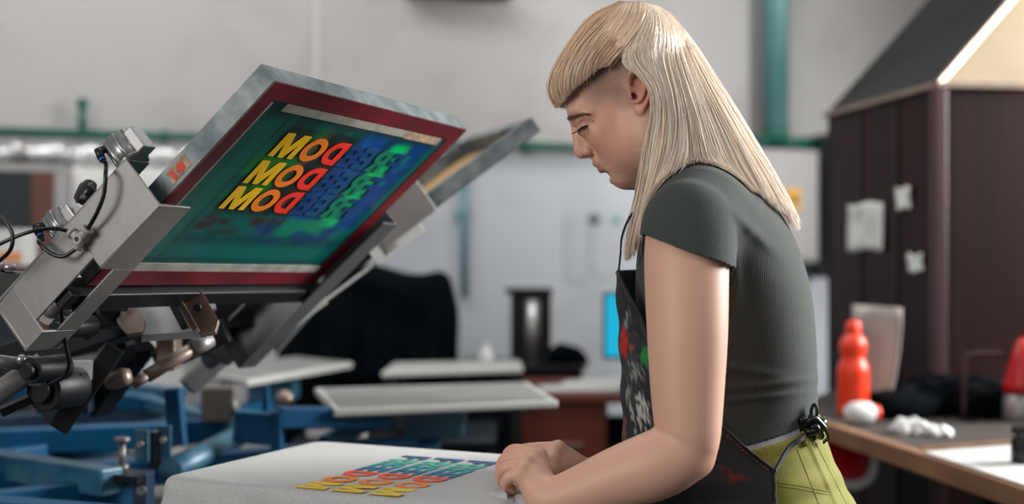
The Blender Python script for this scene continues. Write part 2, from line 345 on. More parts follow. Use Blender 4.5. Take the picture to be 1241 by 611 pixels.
# dark extraction booth, right
NC = Vector((1.100, 3.4, 0)); LD = Vector((-.105, .76, 0)); RD = Vector((LD.y, -LD.x, 0)).normalized()*.95; HB = CZ+(305.5-103)/F*3.4
t = thing('drying_booth', (1.5, 3.8, 0), 'large dark brown wooden booth with a sloping hood on top', 'cabinet')
def slab(p, d, thick, z0, z1, name, m, par, bev=0):
    n = Vector((d[1], -d[0], 0)).normalized()*thick; p = Vector(p); q = p+Vector(d); mb = MB()
    mb.box8([Vector((w.x, w.y, z0)) for w in (p, q, q+n, p+n)]+[Vector((w.x, w.y, z1)) for w in (p, q, q+n, p+n)]); return mb.build(name, m, par, bev)
slab(NC, LD, .03, .02, HB, 'side_panel', M['booth'], t)
slab(NC+RD, -RD, .03, .02, HB, 'front_panel', M['booth'], t)
slab(NC+RD+LD, -LD, .03, .02, HB, 'side_panel', M['booth'], t)
slab(NC+LD, RD, .03, .02, HB, 'back_panel', M['booth'], t)
un = LD.normalized(); ur = RD.normalized()
mb = MB(); mb.box(Vector((NC.x, NC.y, HB/2))-ur*.004-un*.004, (.035, .035, HB-.02), (ur, un, Vector((0, 0, 1)))); mb.build('corner_post', M['trimwood'], t, .004)
for f_ in (.33, .66):
    mb = MB(); mb.box(Vector((NC.x, NC.y, HB/2))+LD*f_-ur*.002, (.006, .008, HB-.04), (ur, un, Vector((0, 0, 1)))); mb.build('panel_joint', M['black'], t)
    mb = MB(); mb.box(Vector((NC.x, NC.y, HB/2))+RD*f_-un*.002, (.008, .006, HB-.04), (ur, un, Vector((0, 0, 1)))); mb.build('panel_joint', M['black'], t)
B4 = [Vector((p.x, p.y, HB)) for p in (NC-ur*.01-un*.01, NC+RD, NC+RD+LD, NC+LD-ur*.01)]
T0 = P(1290, -75, 3.72); T3 = P(1166, -60, 4.02); T3.z = T0.z
T4 = [T0, T0+ur*.35, T3+ur*.35, T3]
mb = MB(); mb.add(B4+T4, [(0, 1, 5, 4), (1, 2, 6, 5), (2, 3, 7, 6), (3, 2, 1, 0), (4, 5, 6, 7)]); mb.cm = 1; mb.add(B4+T4, [(3, 0, 4, 7)]); mb.build('hood', [M['cream'], M['hooddark']], t)
mb = MB()
for a_, b_ in ((B4[0], B4[1]), (B4[0], B4[3]), (B4[0], T4[0])): mb.bar(a_, b_, .014, .014)
mb.build('hood_edging', M['bronze'], t)
mb = MB(); c = (T4[0]+T4[2])/2; mb.tube([c-Vector((0, 0, .02)), Vector((c.x, c.y, 3.3))], .12, 24); mb.build('flue', M['steel_grey'], t)
# notes on the booth's left side
def onbooth(px, py, off=.002):
    n = Vector((-LD.y, LD.x, 0)).normalized(); r = Vector(((px-CX)/F, 1, -(py-CY)/F)); t = (NC+n*off).dot(n)/r.dot(n); return Vector((0, 0, CZ))+r*t
for (x0, y0, x1, y1, nm, lb, sk, shift) in ((1029, 246, 1072, 304, 'paper_sheet', 'larger pale paper sheet pinned to the dark wooden booth', 3, 0), (1088, 227, 1105, 254, 'paper_note', 'small torn paper note above and right of the larger sheet on the booth', 2, 0), (1102, 308, 1120, 330, 'paper_note', 'lowest small paper note near the corner post of the booth', 1, 0)):
    a_, b_ = onbooth(x0, y0), onbooth(x1, y1); c_2 = onbooth(x1, y0); zt = onbooth((x0+x1)/2, y0).z; zb = onbooth((x0+x1)/2, y1).z
    nx, ny = 8, 8; vs = []
    nrm = Vector((-LD.y, LD.x, 0)).normalized()
    for j in range(ny+1):
        for i in range(nx+1):
            q = a_.lerp(c_2, i/nx); q.z = zt+(zb-zt)*j/ny+.004*math.sin(i+sk); q += nrm*(.004+.004*math.sin(i*.8+sk)*math.sin(j*.7)+.004*(j/ny)**2); vs.append(q)
    mb = MB(); mb.add(vs, [(j*(nx+1)+i, j*(nx+1)+i+1, (j+1)*(nx+1)+i+1, (j+1)*(nx+1)+i) for j in range(ny) for i in range(nx)], True)
    o = mb.build(nm, M['paper'], org=(a_+b_)/2); sm = o.modifiers.new('thick', 'SOLIDIFY'); sm.thickness = .0008; tag(o, lb, 'paper', 'papers on the dark booth')

# workbench, right
ZB = .90
t = thing('workbench', (1.2, 2.8, 0), 'long workbench with a worn wooden front edge at the right', 'workbench')
E1, E2, E0 = G(975, 503, ZB), G(1112, 547, ZB), G(1262, 597, ZB)
E00 = E2+(E0-E2)*1.5; E11 = E2+(E1-E2)*1.2
far = [Vector((.985, 3.99, ZB)), Vector((1.06, 3.37, ZB)), Vector((1.9, 3.30, ZB)), Vector((1.95, 2.0, ZB))]
mb = MB(); mb.prism([E11+Vector((.0, 0, 0)), E2, E00]+[far[3], far[2], far[1], far[0]], (0, 0, -.035)); mb.build('worktop', mat('bench_surface', (64, 56, 50), .65, 0, (42, 38, 35), 5, .8), t)
mb = MB()
d1 = (E2-E11); d2 = (E00-E2)
mb.bar(E11+Vector((-.008, 0, -.017)), E2+Vector((-.008, 0, -.017)), .03, .042); mb.bar(E2+Vector((-.008, 0, -.017)), E00+Vector((-.008, 0, -.017)), .03, .042); mb.build('edge_strip', M['benchwood'], t, .003)
for q in (Vector((.83, 3.85, 0)), Vector((1.0, 2.75, 0)), Vector((1.05, 2.12, 0)), Vector((1.85, 2.1, 0)), Vector((1.8, 3.2, 0))):
    mb = MB(); mb.box(q+Vector((0, 0, ZB/2-.017)), (.06, .06, ZB-.036)); mb.build('leg', M['dark_steel'], t, .004)
mb = MB(); mb.bar((.83, 3.85, .2), (1.0, 2.75, .2), .04, .04); mb.bar((1.0, 2.75, .2), (1.05, 2.12, .2), .04, .04); mb.build('lower_rail', M['dark_steel'], t)
mb = MB(); mb.bar(Vector((1.04, 2.75, .70)), Vector((1.09, 2.12, .70)), .02, .34); mb.build('apron_board', M['navy'], t)
mb = MB(); mb.prism([G(1120, 549, ZB+.005), G(1290, 606, ZB+.005), G(1400, 575, ZB+.005), G(1255, 539, ZB+.005)], (0, 0, .003)); tag(mb.build('white_board', M['white'], org=G(1180, 560, ZB)), 'white flat sheet lying on the near corner of the workbench', 'board')

# orange bottle
def lathe_thing(name, base, prof, m, label, cat, extra=(), axis=(0, 0, 1)):
    t = thing(name, base, label, cat); mb = MB(); mb.lathe(base, prof, axis, 28); mb.build('body', m, t)
    for nm, pr, mm in extra: mb = MB(); mb.lathe(base, pr, axis, 24); mb.build(nm, mm, t)
    return t
bb = P(1034, 502, 3.28)
lathe_thing('squeeze_bottle', Vector((bb.x, 3.28, ZB)), [(.03, 0), (.037, .004), (.0385, .02), (.038, .10), (.0385, .115), (.036, .128), (.029, .142), (.0275, .150), (.031, .162), (.034, .176), (.031, .190), (.022, .203), (.0165, .208), (.0165, .212)], M['orange'],
            'bright orange plastic squeeze bottle standing on the workbench', 'bottle', [('cap', [(.018, .208), (.0185, .212), (.0175, .232), (.014, .238), (.004, .240)], M['orange'])])
t = thing('tipped_white_pot', (P(1050, 500, 3.13).x, 3.13, ZB), 'white rounded pot lying on its side in front of the orange bottle', 'pot')
c = Vector((P(1030, 500, 3.13).x, 3.13, ZB+.0275)); mb = MB(); mb.lathe(c, [(.004, -.012), (.018, -.008), (.026, .006), (.028, .03), (.025, .052), (.017, .062)], (1, .25, 0)); mb.build('body', M['white'], t)
mb = MB(); mb.lathe(c, [(.017, .061), (.018, .064), (.017, .074), (.01, .077)], (1, .25, 0)); mb.build('lid', M['orange'], t)
# leaning pale sheet behind the bottle
mb = MB(); vs = []
for j in range(9):
    for i in range(7):
        q = P(1033+60*i/6-8*(j/8)**2*(i/6)*2, 369+4*i/6+118*j/8, 3.40-.004*j-.05*(i/6)); q += Vector((0, .02*math.sin(i*.5), 0)); vs.append(q)
mb.add(vs, [(j*7+i, j*7+i+1, (j+1)*7+i+1, (j+1)*7+i) for j in range(8) for i in range(6)], True)
zmin = min(v.z for v in vs)
for q in mb.v: q.z -= (zmin-ZB-.002)*((2.0-q.z)/(2.0-zmin))**1 if False else 0
o = mb.build('card_sheet', mat('pale_card', (152, 146, 140), .7, 0, (136, 130, 126), 4, .6), org=P(1062, 470, 3.38)); s2 = o.modifiers.new('thick', 'SOLIDIFY'); s2.thickness = .004
tag(o, 'pale grey card sheet leaning upright behind the orange bottle', 'card')
# black cloth pile
mb = MB(); mb.bar(G(1114, 546, ZB)+Vector((.004, 0, .002)), G(1262, 535, ZB)+Vector((0, 0, .002)), .012, .010); mb.build('joint_strip', M['benchwood'], bpy.data.objects['workbench'])
def lump(name, parts, m, label, cat, h=.006, fold=.009, fs=44, seed=0, flat=None, kind=None, colfn=None, group=None):
    lo = np.min([np.array(p[0])-np.array(p[1])-.04 for p in parts], 0); hi = np.max([np.array(p[0])+np.array(p[1])+.04 for p in parts], 0)
    s = SDF(lo, hi, h)
    for c, r in parts: s.ell(c, r, k=.03)
    x = (s.lo[0]+h*np.arange(s.n[0]))[:, None, None]; y = (s.lo[1]+h*np.arange(s.n[1]))[None, :, None]; z = (s.lo[2]+h*np.arange(s.n[2]))[None, None, :]
    w = np.sin(x*fs+2.1*np.sin(y*fs*.6+seed)+1.3*np.sin(z*fs*.4))*np.sin(y*fs*.8+1.7*np.sin(x*fs*.5+seed)+z*fs*.5)
    w2 = np.sin(x*fs*2.3+2*np.sin(z*fs*1.3)+seed)*np.sin(z*fs*1.9+2*np.sin(y*fs))
    s.a += (fold*w+fold*.4*w2).astype(np.float32)
    if flat is not None: s.a = np.maximum(s.a, (flat-z).astype(np.float32)+0*s.a)
    org = parts[0][0]; o = s.obj(name, m, None, org); return tag(o, label, cat, kind=kind)
lump('cloth_heap', [((G(1100, 515, ZB)+Vector((.02, .18, .02))), (.10, .10, .045)), ((G(1170, 512, ZB)+Vector((.0, .22, .03))), (.13, .12, .06)), ((G(1215, 515, ZB)+Vector((.02, .2, .03))), (.12, .12, .065))], M['blackcloth'], 'heap of black cloth on the workbench behind the crumpled paper', 'cloth', flat=ZB+.001)
lump('crumpled_paper', [((G(1106, 528, ZB)+Vector((0, .03, .012))), (.045, .035, .020)), ((G(1142, 531, ZB)+Vector((0, .03, .008))), (.03, .03, .014))], M['whitebumpy'], 'crumpled white paper on the workbench in front of the black cloth', 'paper', h=.0025, fold=.006, fs=120, flat=ZB+.001)
# dark tubular frame on the bench
t = thing('tubular_stand', (P(1218, 500, 3.22).x, 3.22, ZB), 'dark tubular metal frame standing on the workbench behind the black cloth heap', 'stand')
C0 = [P(1168, 500, 3.22), P(1170, 440, 3.22), P(1182, 429, 3.22), P(1228, 431, 3.22), P(1262, 436, 3.22), P(1272, 450, 3.22), P(1274, 500, 3.22)]; C0[0].z = C0[-1].z = ZB+.004
mb = MB(); mb.tube(spline(C0, 5), .006, 10); mb.build('hoop', M['trimwood'], t)
mb = MB(); mb.bar(P(1171, 470, 3.22), P(1273, 474, 3.22), .008, .008); mb.build('cross_rail', M['black'], t)
for q in (C0[0], C0[-1]): mb = MB(); mb.box((q.x, 3.22, ZB+.004), (.02, .12, .006)); mb.build('foot', M['black'], t)
# red canister and black jar at the frame edge
rb = G(1243, 520, ZB)+Vector((0, .05, 0))
lathe_thing('red_canister', Vector((rb.x+.052, rb.y+.1, ZB)), [(.046, 0), (.048, .004), (.048, .05), (.046, .052), (.046, .07)], M['alu'], 'red cone topped canister with a silver base at the right edge', 'canister', [('cone_top', [(.050, .070), (.047, .09), (.030, .15), (.016, .196), (.005, .202)], M['redplastic'])])
jb = G(1240, 566, ZB); lathe_thing('black_jar', Vector((jb.x, jb.y, ZB+.006)), [(.021, 0), (.0225, .003), (.0225, .045), (.020, .05), (.020, .054), (.0225, .055), (.0225, .07), (.018, .072)], M['black'], 'small black jar on the white sheet at the right edge', 'jar')
# red lid leaning under the bench
t = thing('round_lid', P(1022, 578, 3.25), 'round red lid with a thick pale rim leaning below the workbench edge', 'lid')
c = P(1020, 552, 3.3); ax_ = Vector((.25, -.75, .62)).normalized(); mb = MB(); mb.lathe(c, [(.084, -.012), (.094, -.008), (.096, .004), (.090, .012), (.078, .012), (.074, .004), (.01, .004)], ax_, 36); mb.build('rim', M['white'], t)
mb = MB(); mb.lathe(c, [(.074, .004), (.073, .010), (.02, .012), (.001, .012)], ax_, 36); mb.build('disc', M['redplastic'], t)
mb = MB(); mb.bar(c-ax_*.02, Vector((c.x, c.y+.03, .0)), .03, .03); mb.build('stand_leg', M['dark_steel'], t)

# ---------------- middle background
ZD = .911
t = thing('desk', P(690, 600, 3.9)*1, 'reddish brown wooden desk with a drawer against the back wall', 'desk')
mb = MB(); a_, b_ = P(622, 470, 3.7), P(905, 470, 3.7); mb.box(((a_.x+b_.x)/2, 3.94, ZD-.012), (b_.x-a_.x, .50, .024)); mb.build('desktop', M['wood'], t, .003)
x0, x1 = P(627, 0, 3.7).x, P(737, 0, 3.7).x
mb = MB(); mb.box(((x0+x1)/2, 3.95, (ZD-.024)/2), (x1-x0, .46, ZD-.026)); mb.build('pedestal', M['wood'], t, .003)
for z0, z1 in ((.66, .875), (.40, .64), (.06, .38)):
    mb = MB(); mb.box(((x0+x1)/2, 3.715, (z0+z1)/2), (x1-x0-.02, .02, z1-z0)); dr = mb.build('drawer', M['wood'], t, .003)
    mb = MB(); mb.box(((x0+x1)/2+.02, 3.70, (z0+z1)/2+.0), (.07, .016, .014)); mb.build('handle', M['bronze'], dr, .003)
mb = MB(); mb.box((b_.x-.03, 3.95, ZD/2-.012), (.03, .46, ZD-.026)); mb.build('side_panel', M['wood'], t)
mb = MB(); mb.box(((x1+b_.x)/2, 4.12, .5), (b_.x-x1-.05, .02, .6)); mb.build('modesty_panel', M['navy'], t)
for i, (x, y, s, r) in enumerate(((700, 462, .2, .1), (730, 466, .22, -.2), (752, 462, .2, .3))):
    q = G(x, y, ZD+.002); q.z = ZD+.002+.004*i; q.y = 3.84+.07*i; q.x = (x-CX)/F*q.y; mb = MB(); c, s_2 = math.cos(r), math.sin(r)
    mb.box(q+Vector((0, 0, .001)), (s*1.1, s*.8, .003), (Vector((c, s_2, 0)), Vector((-s_2, c, 0)), Vector((0, 0, 1))))
    tag(mb.build('paper_sheet', M['paper'], org=q), ('leftmost white paper sheet on the brown desk', 'white paper sheet in the middle of those on the brown desk', 'rightmost white paper sheet on the brown desk beside the apron')[i], 'paper', 'papers on the desk')
t = thing('monitor', P(760, 445, 4.0), 'computer monitor with a plain bright cyan screen on the desk', 'monitor')
mb = MB(); box_between(mb, 731, 354, 868, 436, 4.0, .03); mb.build('housing', M['black'], t, .005); mb = MB(); box_between(mb, 734, 357, 865, 432, 3.994, .005); mb.build('screen', M['screen'], t)
xm = P(800, 0, 4.04).x; mb = MB(); mb.box((xm, 4.045, (ZD+.02+1.0)/2), (.05, .02, 1.0-ZD+.02)); mb.build('stand', M['black'], t); mb = MB(); mb.box((xm, 4.04, ZD+.008), (.22, .16, .012)); mb.build('foot', M['black'], t, .003)
# black machine with pale cylinder + side table
t = thing('side_cabinet', P(600, 600, 4.4), 'low dark cabinet carrying the black appliance behind the pale tabletop', 'cabinet')
mb = MB(); box_between(mb, 560, 449, 706, 600, 4.30, .30); ob = mb.build('body', M['navy'], t, .004); 
mb = MB(); a_, b_ = P(556, 449, 4.28), P(710, 449, 4.28); mb.box(((a_.x+b_.x)/2, 4.46, a_.z+.006), (b_.x-a_.x, .36, .012)); mb.build('top', M['dark_steel'], t)
t = thing('black_appliance', P(643, 448, 4.42), 'upright black appliance with a pale shiny cylinder down its front', 'appliance')
mb = MB(); box_between(mb, 619, 356, 668, 445.6, 4.42, .12); mb.build('housing', M['black'], t, .008); mb = MB(); box_between(mb, 612, 350, 670, 356.5, 4.40, .15); mb.build('top_plate', M['black'], t, .003)
mb = MB(); mb.cyl(P(646, 440, 4.39), P(646, 364, 4.39), .023, seg=20); mb.build('cylinder', M['cyl'], t); mb = MB(); mb.cyl(P(646, 445.6, 4.39), P(646, 439, 4.39), .036); mb.build('drip_tray', M['dark_steel'], t)
lump('dark_bag', [(P(686, 432, 4.42), (.06, .05, .036)), (P(699, 438, 4.42), (.04, .05, .022))], M['blackcloth'], 'small dark bag slumped beside the black appliance', 'bag', h=.005)
t = thing('small_bottle', P(590, 446, 3.75), 'small pale bottle standing on the distant steel tabletop', 'bottle')
# steel table far
t2 = thing('steel_table', P(550, 600, 3.6), 'narrow steel table in front of the black draped machine', 'table')
ZT = CZ-(441-CY)/F*3.75
mb = MB(); q = [G(462, 451, ZT-.0), G(634, 446, ZT), G(630, 436, ZT), G(478, 439, ZT)]; mb.prism(q, (0, 0, -.014)); mb.build('tabletop', M['platenedge'], t2, .003)
for w in q: mb = MB(); c = w.lerp((q[0]+q[1]+q[2]+q[3])/4, .1); mb.box((c.x, c.y, (ZT-.014)/2), (.03, .03, ZT-.014)); mb.build('leg', M['dark_steel'], t2)
q0 = G(590, 441, ZT); ORG[t.name] = q0.copy(); t.location = q0
mb = MB(); mb.lathe(q0, [(.018, 0), (.02, .003), (.02, .03), (.012, .042), (.008, .045)], seg=16); mb.build('body', M['white'], t); mb = MB(); mb.lathe(q0, [(.009, .045), (.009, .055), (.004, .057)], seg=12); mb.build('cap', M['paper'], t)
# draped machine
c = P(468, 400, 4.0); s = SDF((c.x-.42, 3.72, .3), (c.x+.42, 4.4, 1.36), .008)
hw = [(.30, 325), ]
def drape(x, y, z):
    zz = np.clip((1.262-z)/.30, 0, 1); cxq = c.x; w = .20+.05*zz**.7+.03*zz*(x<cxq); d = .12+.05*zz
    cxx = c.x-.01-.015*zz; fold = .017*zz*np.sin((x-cxx)*42+3*np.sin(z*4))+.008*zz*np.sin((x-cxx)*95+z*7)+.008*np.sin(z*30+x*18)*(1-zz)
    qx = np.abs(x-cxx)-w; qy = np.abs(y-4.02)-d+0*x; top = 1.262-.030*np.clip((cxx+.02-x)/.2, 0, 2)**1.3-.014*((x-cxx)/.2)**2-.014*np.sin((x-cxx)*22); qz = z-top
    r = .05; ax, ay, az = np.maximum(qx+r, 0), np.maximum(qy+r, 0), np.maximum(qz+r, 0)
    return np.sqrt(ax*ax+ay*ay+az*az)+np.minimum(np.maximum(np.maximum(qx, qy), qz)+r, 0)-r+fold
s.apply(drape, (c.x-.4, 3.7, .31), (c.x+.4, 4.4, 1.35)); s.obj('x', M['blackcloth'], None, (c.x, 4.02, .31)).name = 'draped_cover'
o = bpy.data.objects['draped_cover']; tag(o, 'black cloth cover draped in folds over a machine behind the press', 'cover')
t = thing('machine_stand', (c.x, 4.02, 0), 'low dark stand carrying the machine under the black cloth cover', 'stand')
for dx in (-.15, .15):
    for dy in (-.1, .1): mb = MB(); mb.box((c.x+dx, 4.02+dy, .155), (.04, .04, .31)); mb.build('leg', M['dark_steel'], t)
mb = MB(); mb.box((c.x, 4.02, .295), (.36, .26, .025)); mb.build('shelf', M['dark_steel'], t)
# pale crate and grey tub between the platens
t = thing('white_crate', P(405, 600, 3.35), 'white box on a low dark trolley under the middle platen', 'box')
mb = MB(); box_between(mb, 371, 512, 442, 536, 3.3, .22); mb.build('box', M['white'], t, .004); mb = MB(); box_between(mb, 368, 509, 445, 514, 3.29, .24); mb.build('lid', M['white'], t, .002)
t = thing('trolley', P(470, 600, 3.2), 'dark low trolley holding the white box and grey tub', 'trolley')
mb = MB(); box_between(mb, 350, 537, 600, 545, 3.2, .42); mb.build('deck', M['navy'], t)
for px in (360, 590):
    for Y in (3.24, 3.58): mb = MB(); q = P(px, 545, Y); mb.box((P(px, 0, 3.3).x, Y, q.z/2), (.03, .03, q.z-.002)); mb.build('leg', M['dark_steel'], t)
t = thing('grey_tub', P(520, 540, 3.3), 'dark grey plastic tub under the middle platen', 'tub')
c = P(520, 538, 3.42); c.z = P(0, 537, 3.2).z+.003; mb = MB(); mb.lathe(c, [(.08, 0), (.09, .004), (.105, .085), (.112, .088), (.112, .093), (.1, .093), (.086, .01), (.01, .008)], seg=32); mb.build('body', mat('grey_tub_plastic', (72, 80, 84), .5), t)
# faint sheets on the wall
for (x0, y0, x1, y1, lb) in ((684, 258, 712, 342, 'left pale paper sheet taped on the wall behind the apron'), (716, 262, 744, 336, 'right pale paper sheet taped on the wall behind the apron')):
    a_, b_ = onwall(x0, y0, .004), onwall(x1, y1, .004); mb = MB(); mb.box((a_+b_)/2, ((b_-a_).dot(WD), .002, a_.z-b_.z), (WD, -WN, Vector((0, 0, 1))))
    tag(mb.build('wall_sheet', mat('wall_sheet', (180, 184, 190), .8, 0, (164, 168, 174), 40, .8), org=(a_+b_)/2), lb, 'paper', 'sheets on the wall')
for px, m_, lb, rr in ((720, 'blackmark', 'small dark smudged sticker on the wall left of the chin', .026), (747, 'greenmark', 'small green sticker on the wall under the chin', .02)):
    q = onwall(px, 266, .004); mb = MB(); mb.lathe(q, [(rr, -.002), (rr, .001)], WN, 20); tag(mb.build('wall_sticker', mat('sticker_'+m_, (104, 110, 116) if 'black' in m_ else (128, 172, 158), .8), org=q), lb, 'sticker')
# ------------------------------------------------------------------ lettering
GL = {  # outlines on a unit cap height: (width, [outer, hole, ...])
 'M': (1.16, [[(0, 0), (.25, 0), (.25, .58), (.47, 0), (.69, 0), (.91, .58), (.91, 0), (1.16, 0), (1.16, 1), (.80, 1), (.58, .42), (.36, 1), (0, 1)]]),
 'E': (.74, [[(0, 0), (.74, 0), (.74, .21), (.27, .21), (.27, .40), (.68, .40), (.68, .60), (.27, .60), (.27, .79), (.74, .79), (.74, 1), (0, 1)]]),
 'F': (.72, [[(0, 0), (.27, 0), (.27, .38), (.66, .38), (.66, .59), (.27, .59), (.27, .79), (.72, .79), (.72, 1), (0, 1)]]),
}
def arc(cx, cy, rx, ry, a0, a1, n=14): return [(cx+rx*math.cos(math.radians(a0+(a1-a0)*i/n)), cy+ry*math.sin(math.radians(a0+(a1-a0)*i/n))) for i in range(n+1)]
GL['O'] = (1.04, [arc(.52, .5, .52, .51, 0, 345, 30), arc(.52, .5, .26, .28, 0, 345, 30)])
GL['D'] = (.92, [[(0, 0), (.40, 0)]+arc(.40, .5, .52, .5, -85, 85, 16)+[(.40, 1), (0, 1)], [(.27, .22), (.40, .22)]+arc(.40, .5, .26, .28, -85, 85, 12)+[(.40, .78), (.27, .78)]])
GL['R'] = (.84, [[(0, 0), (.27, 0), (.27, .33), (.36, .33), (.55, 0), (.85, 0), (.61, .39)]+arc(.44, .68, .36, .32, -55, 85, 12)+[(.40, 1), (0, 1)], [(.27, .53), (.40, .53)]+arc(.40, .66, .14, .13, -80, 80, 8)+[(.40, .79), (.27, .79)]])
def glyph_mesh(ch, th=.0006, size=1):
    cu = bpy.data.curves.new('g', 'CURVE'); cu.dimensions = '2D'; cu.fill_mode = 'BOTH'; cu.extrude = th/2
    for poly in GL[ch][1]:
        sp = cu.splines.new('POLY'); sp.points.add(len(poly)-1); sp.use_cyclic_u = True
        for i, (x, y) in enumerate(poly): sp.points[i].co = (x*size, y*size, 0, 1)
    o = bpy.data.objects.new('g', cu); COL.objects.link(o); dg = bpy.context.evaluated_depsgraph_get()
    me = bpy.data.meshes.new_from_object(o.evaluated_get(dg)); bpy.data.objects.remove(o); bpy.data.curves.remove(cu); return me
def put_word(word, origin, xdir, ydir, cap, gap, parent, mats, th=.0006, xs=1):
    """letters laid from origin, reading along xdir with their tops towards ydir"""
    x = 0; o0 = ORG[parent.name]; xdir = Vector(xdir).normalized(); ydir = Vector(ydir).normalized(); zd = xdir.cross(ydir)
    for ch, m in zip(word, mats):
        me = glyph_mesh(ch, th, cap); me.transform(Matrix.Diagonal((xs, 1, 1, 1))); p = Vector(origin)+xdir*x
        mt = Matrix(((xdir.x, ydir.x, zd.x, p.x-o0.x), (xdir.y, ydir.y, zd.y, p.y-o0.y), (xdir.z, ydir.z, zd.z, p.z-o0.z), (0, 0, 0, 1)))
        me.transform(mt); me.materials.clear(); me.materials.append(m); link('printed_letter', me, parent, o0); x += GL[ch][0]*cap*xs+gap
    return x

# ------------------------------------------------------------------ print heads and screens
S = .82
A1 = Vector((-.341, 1.9, .246))*S+Vector((0, 0, CZ)); U1 = Vector((.378, .926, -.018)).normalized(); V1 = Vector((-.696, .271, -.666)).normalized(); N1 = V1.cross(U1).normalized()
if N1.z < 0: N1 = -N1
V1 = (V1-U1*V1.dot(U1)).normalized(); SW, SH = .5513, .365
class Fr:
    def __init__(s, A, u, v, n): s.A, s.u, s.v, s.n = A, u, v, n
    def __call__(s, u, v, n): return s.A+s.u*u+s.v*v+s.n*n
    def box(s, mb, u0, u1, v0, v1, n0, n1):
        return mb.box(s((u0+u1)/2, (v0+v1)/2, (n0+n1)/2), (abs(u1-u0), abs(v1-v0), abs(n1-n0)), (s.u, s.v, s.n))
    def onu(s, px, py, u0):
        r = Vector(((px-CX)/F, 1, -(py-CY)/F)); c0 = Vector((0, 0, CZ)); t = (s.A+s.u*u0-c0).dot(s.u)/r.dot(s.u); return c0+r*t
f1 = Fr(A1, U1, V1, N1)

rowsc = {'M': (244, 192, 10), 'O': (244, 122, 22), 'D': (238, 44, 26)}
def lm(c, r=.45, e=0): return mat('ink_%d_%d_%d' % c, c, r, 0, tuple(int(v*.92) for v in c), 60, .5)
def vnoise(x, y, s, seed):
    r = np.random.default_rng(seed); g = r.random((64, 64)); x = x*s+7; y = y*s+11; xi = np.floor(x).astype(int); yi = np.floor(y).astype(int); fx = x-xi; fy = y-yi
    fx = fx*fx*(3-2*fx); fy = fy*fy*(3-2*fy); a = g[xi % 64, yi % 64]; b = g[(xi+1) % 64, yi % 64]; c = g[xi % 64, (yi+1) % 64]; d = g[(xi+1) % 64, (yi+1) % 64]
    return (a*(1-fx)+b*fx)*(1-fy)+(c*(1-fx)+d*fx)*fy
def emulsion(u, v):
    def L(c): return np.array(lin(c)[:3])
    col = np.zeros(u.shape+(3,))+L((0, 94, 90))
    def mix(m, c):
        nonlocal col; col = col*(1-m[..., None])+L(c)*m[..., None]
    def win(x, a, b, s=.006): return 1/(1+np.exp(-(x-a)/s*2))*(1/(1+np.exp((x-b)/s*2)))
    n1 = vnoise(u, v, 30, 1); n2 = vnoise(u, v, 75, 2); n3 = vnoise(u*1.0, v*3.4, 26, 3); n4 = vnoise(u*.6, v*1.6, 50, 5)
    mix(win(u, .03, .10)*.8, (10, 92, 84)); mix(win(u, .055, .082, .002)*.6, (14, 108, 98)); mix(win(u, .088, .094, .001)*.6, (2, 40, 44))
    mix(win(v, .0, .052)*.75, (3, 40, 44)); mix(win(u, .50, .56)*.8, (4, 92, 88)); mix(win(v, .0, .045, .003)*win(u, .2, .52)*.5, (60, 76, 70))
    mix(win(u, .108, .292)*win(v, .056, .222)*.92, (18, 26, 24))
    mix(win(u, .095, .20, .01)*win(v, .055, .19, .01)*np.clip((n1-.35)*3, 0, 1)*.9, (20, 120, 40)); mix(win(u, .20, .29, .01)*win(v, .055, .2)*np.clip((n2-.55)*3, 0, 1)*.6, (120, 30, 22))
    r = np.abs(np.sin(v*math.pi/.0515+.6))
    mix(win(u, .292, .50, .006)*win(v, .045, .232)*.9, (4, 48, 92)); mix(win(u, .300, .362, .006)*win(v, .05, .225)*(.5+.5*n2)*(.6+.4*r), (8, 78, 160))
    g = win(u, .392, .438, .006)*win(v, .055, .235)*np.clip((n4-.1)*2.2, 0, 1)*(.45+.55*r); mix(g, (0, 196, 108))
    mix(win(u, .446, .488, .005)*win(v, .05, .24)*.7, (4, 62, 140)); mix(win(u, .40, .46, .01)*win(v, .06, .16)*np.clip((n2-.6)*4, 0, 1)*.6, (30, 180, 90))
    mix(win(v, .225, .262, .004)*win(u, .10, .30)*np.clip((n3-.3)*2.5, 0, 1)*.9, (46, 30, 34)); mix(win(v, .236, .275, .003)*win(u, .24, .46)*np.clip((n3-.35)*3, 0, 1)*.8, (8, 50, 110))
    mix(win(v, .222, .26, .004)*win(u, .30, .42)*np.clip((n1-.45)*4, 0, 1)*.8, (10, 130, 90)); mix(win(v, .262, .283, .003)*win(u, .08, .5)*.45, (2, 34, 50))
    mix(win(v, .283, .321)*.5, (8, 96, 90)); mix(np.clip(n2-.6, 0, .3)*.7, (10, 120, 112)); mix(win(v, .31, .324, .002)*.5, (2, 46, 50))
    return col

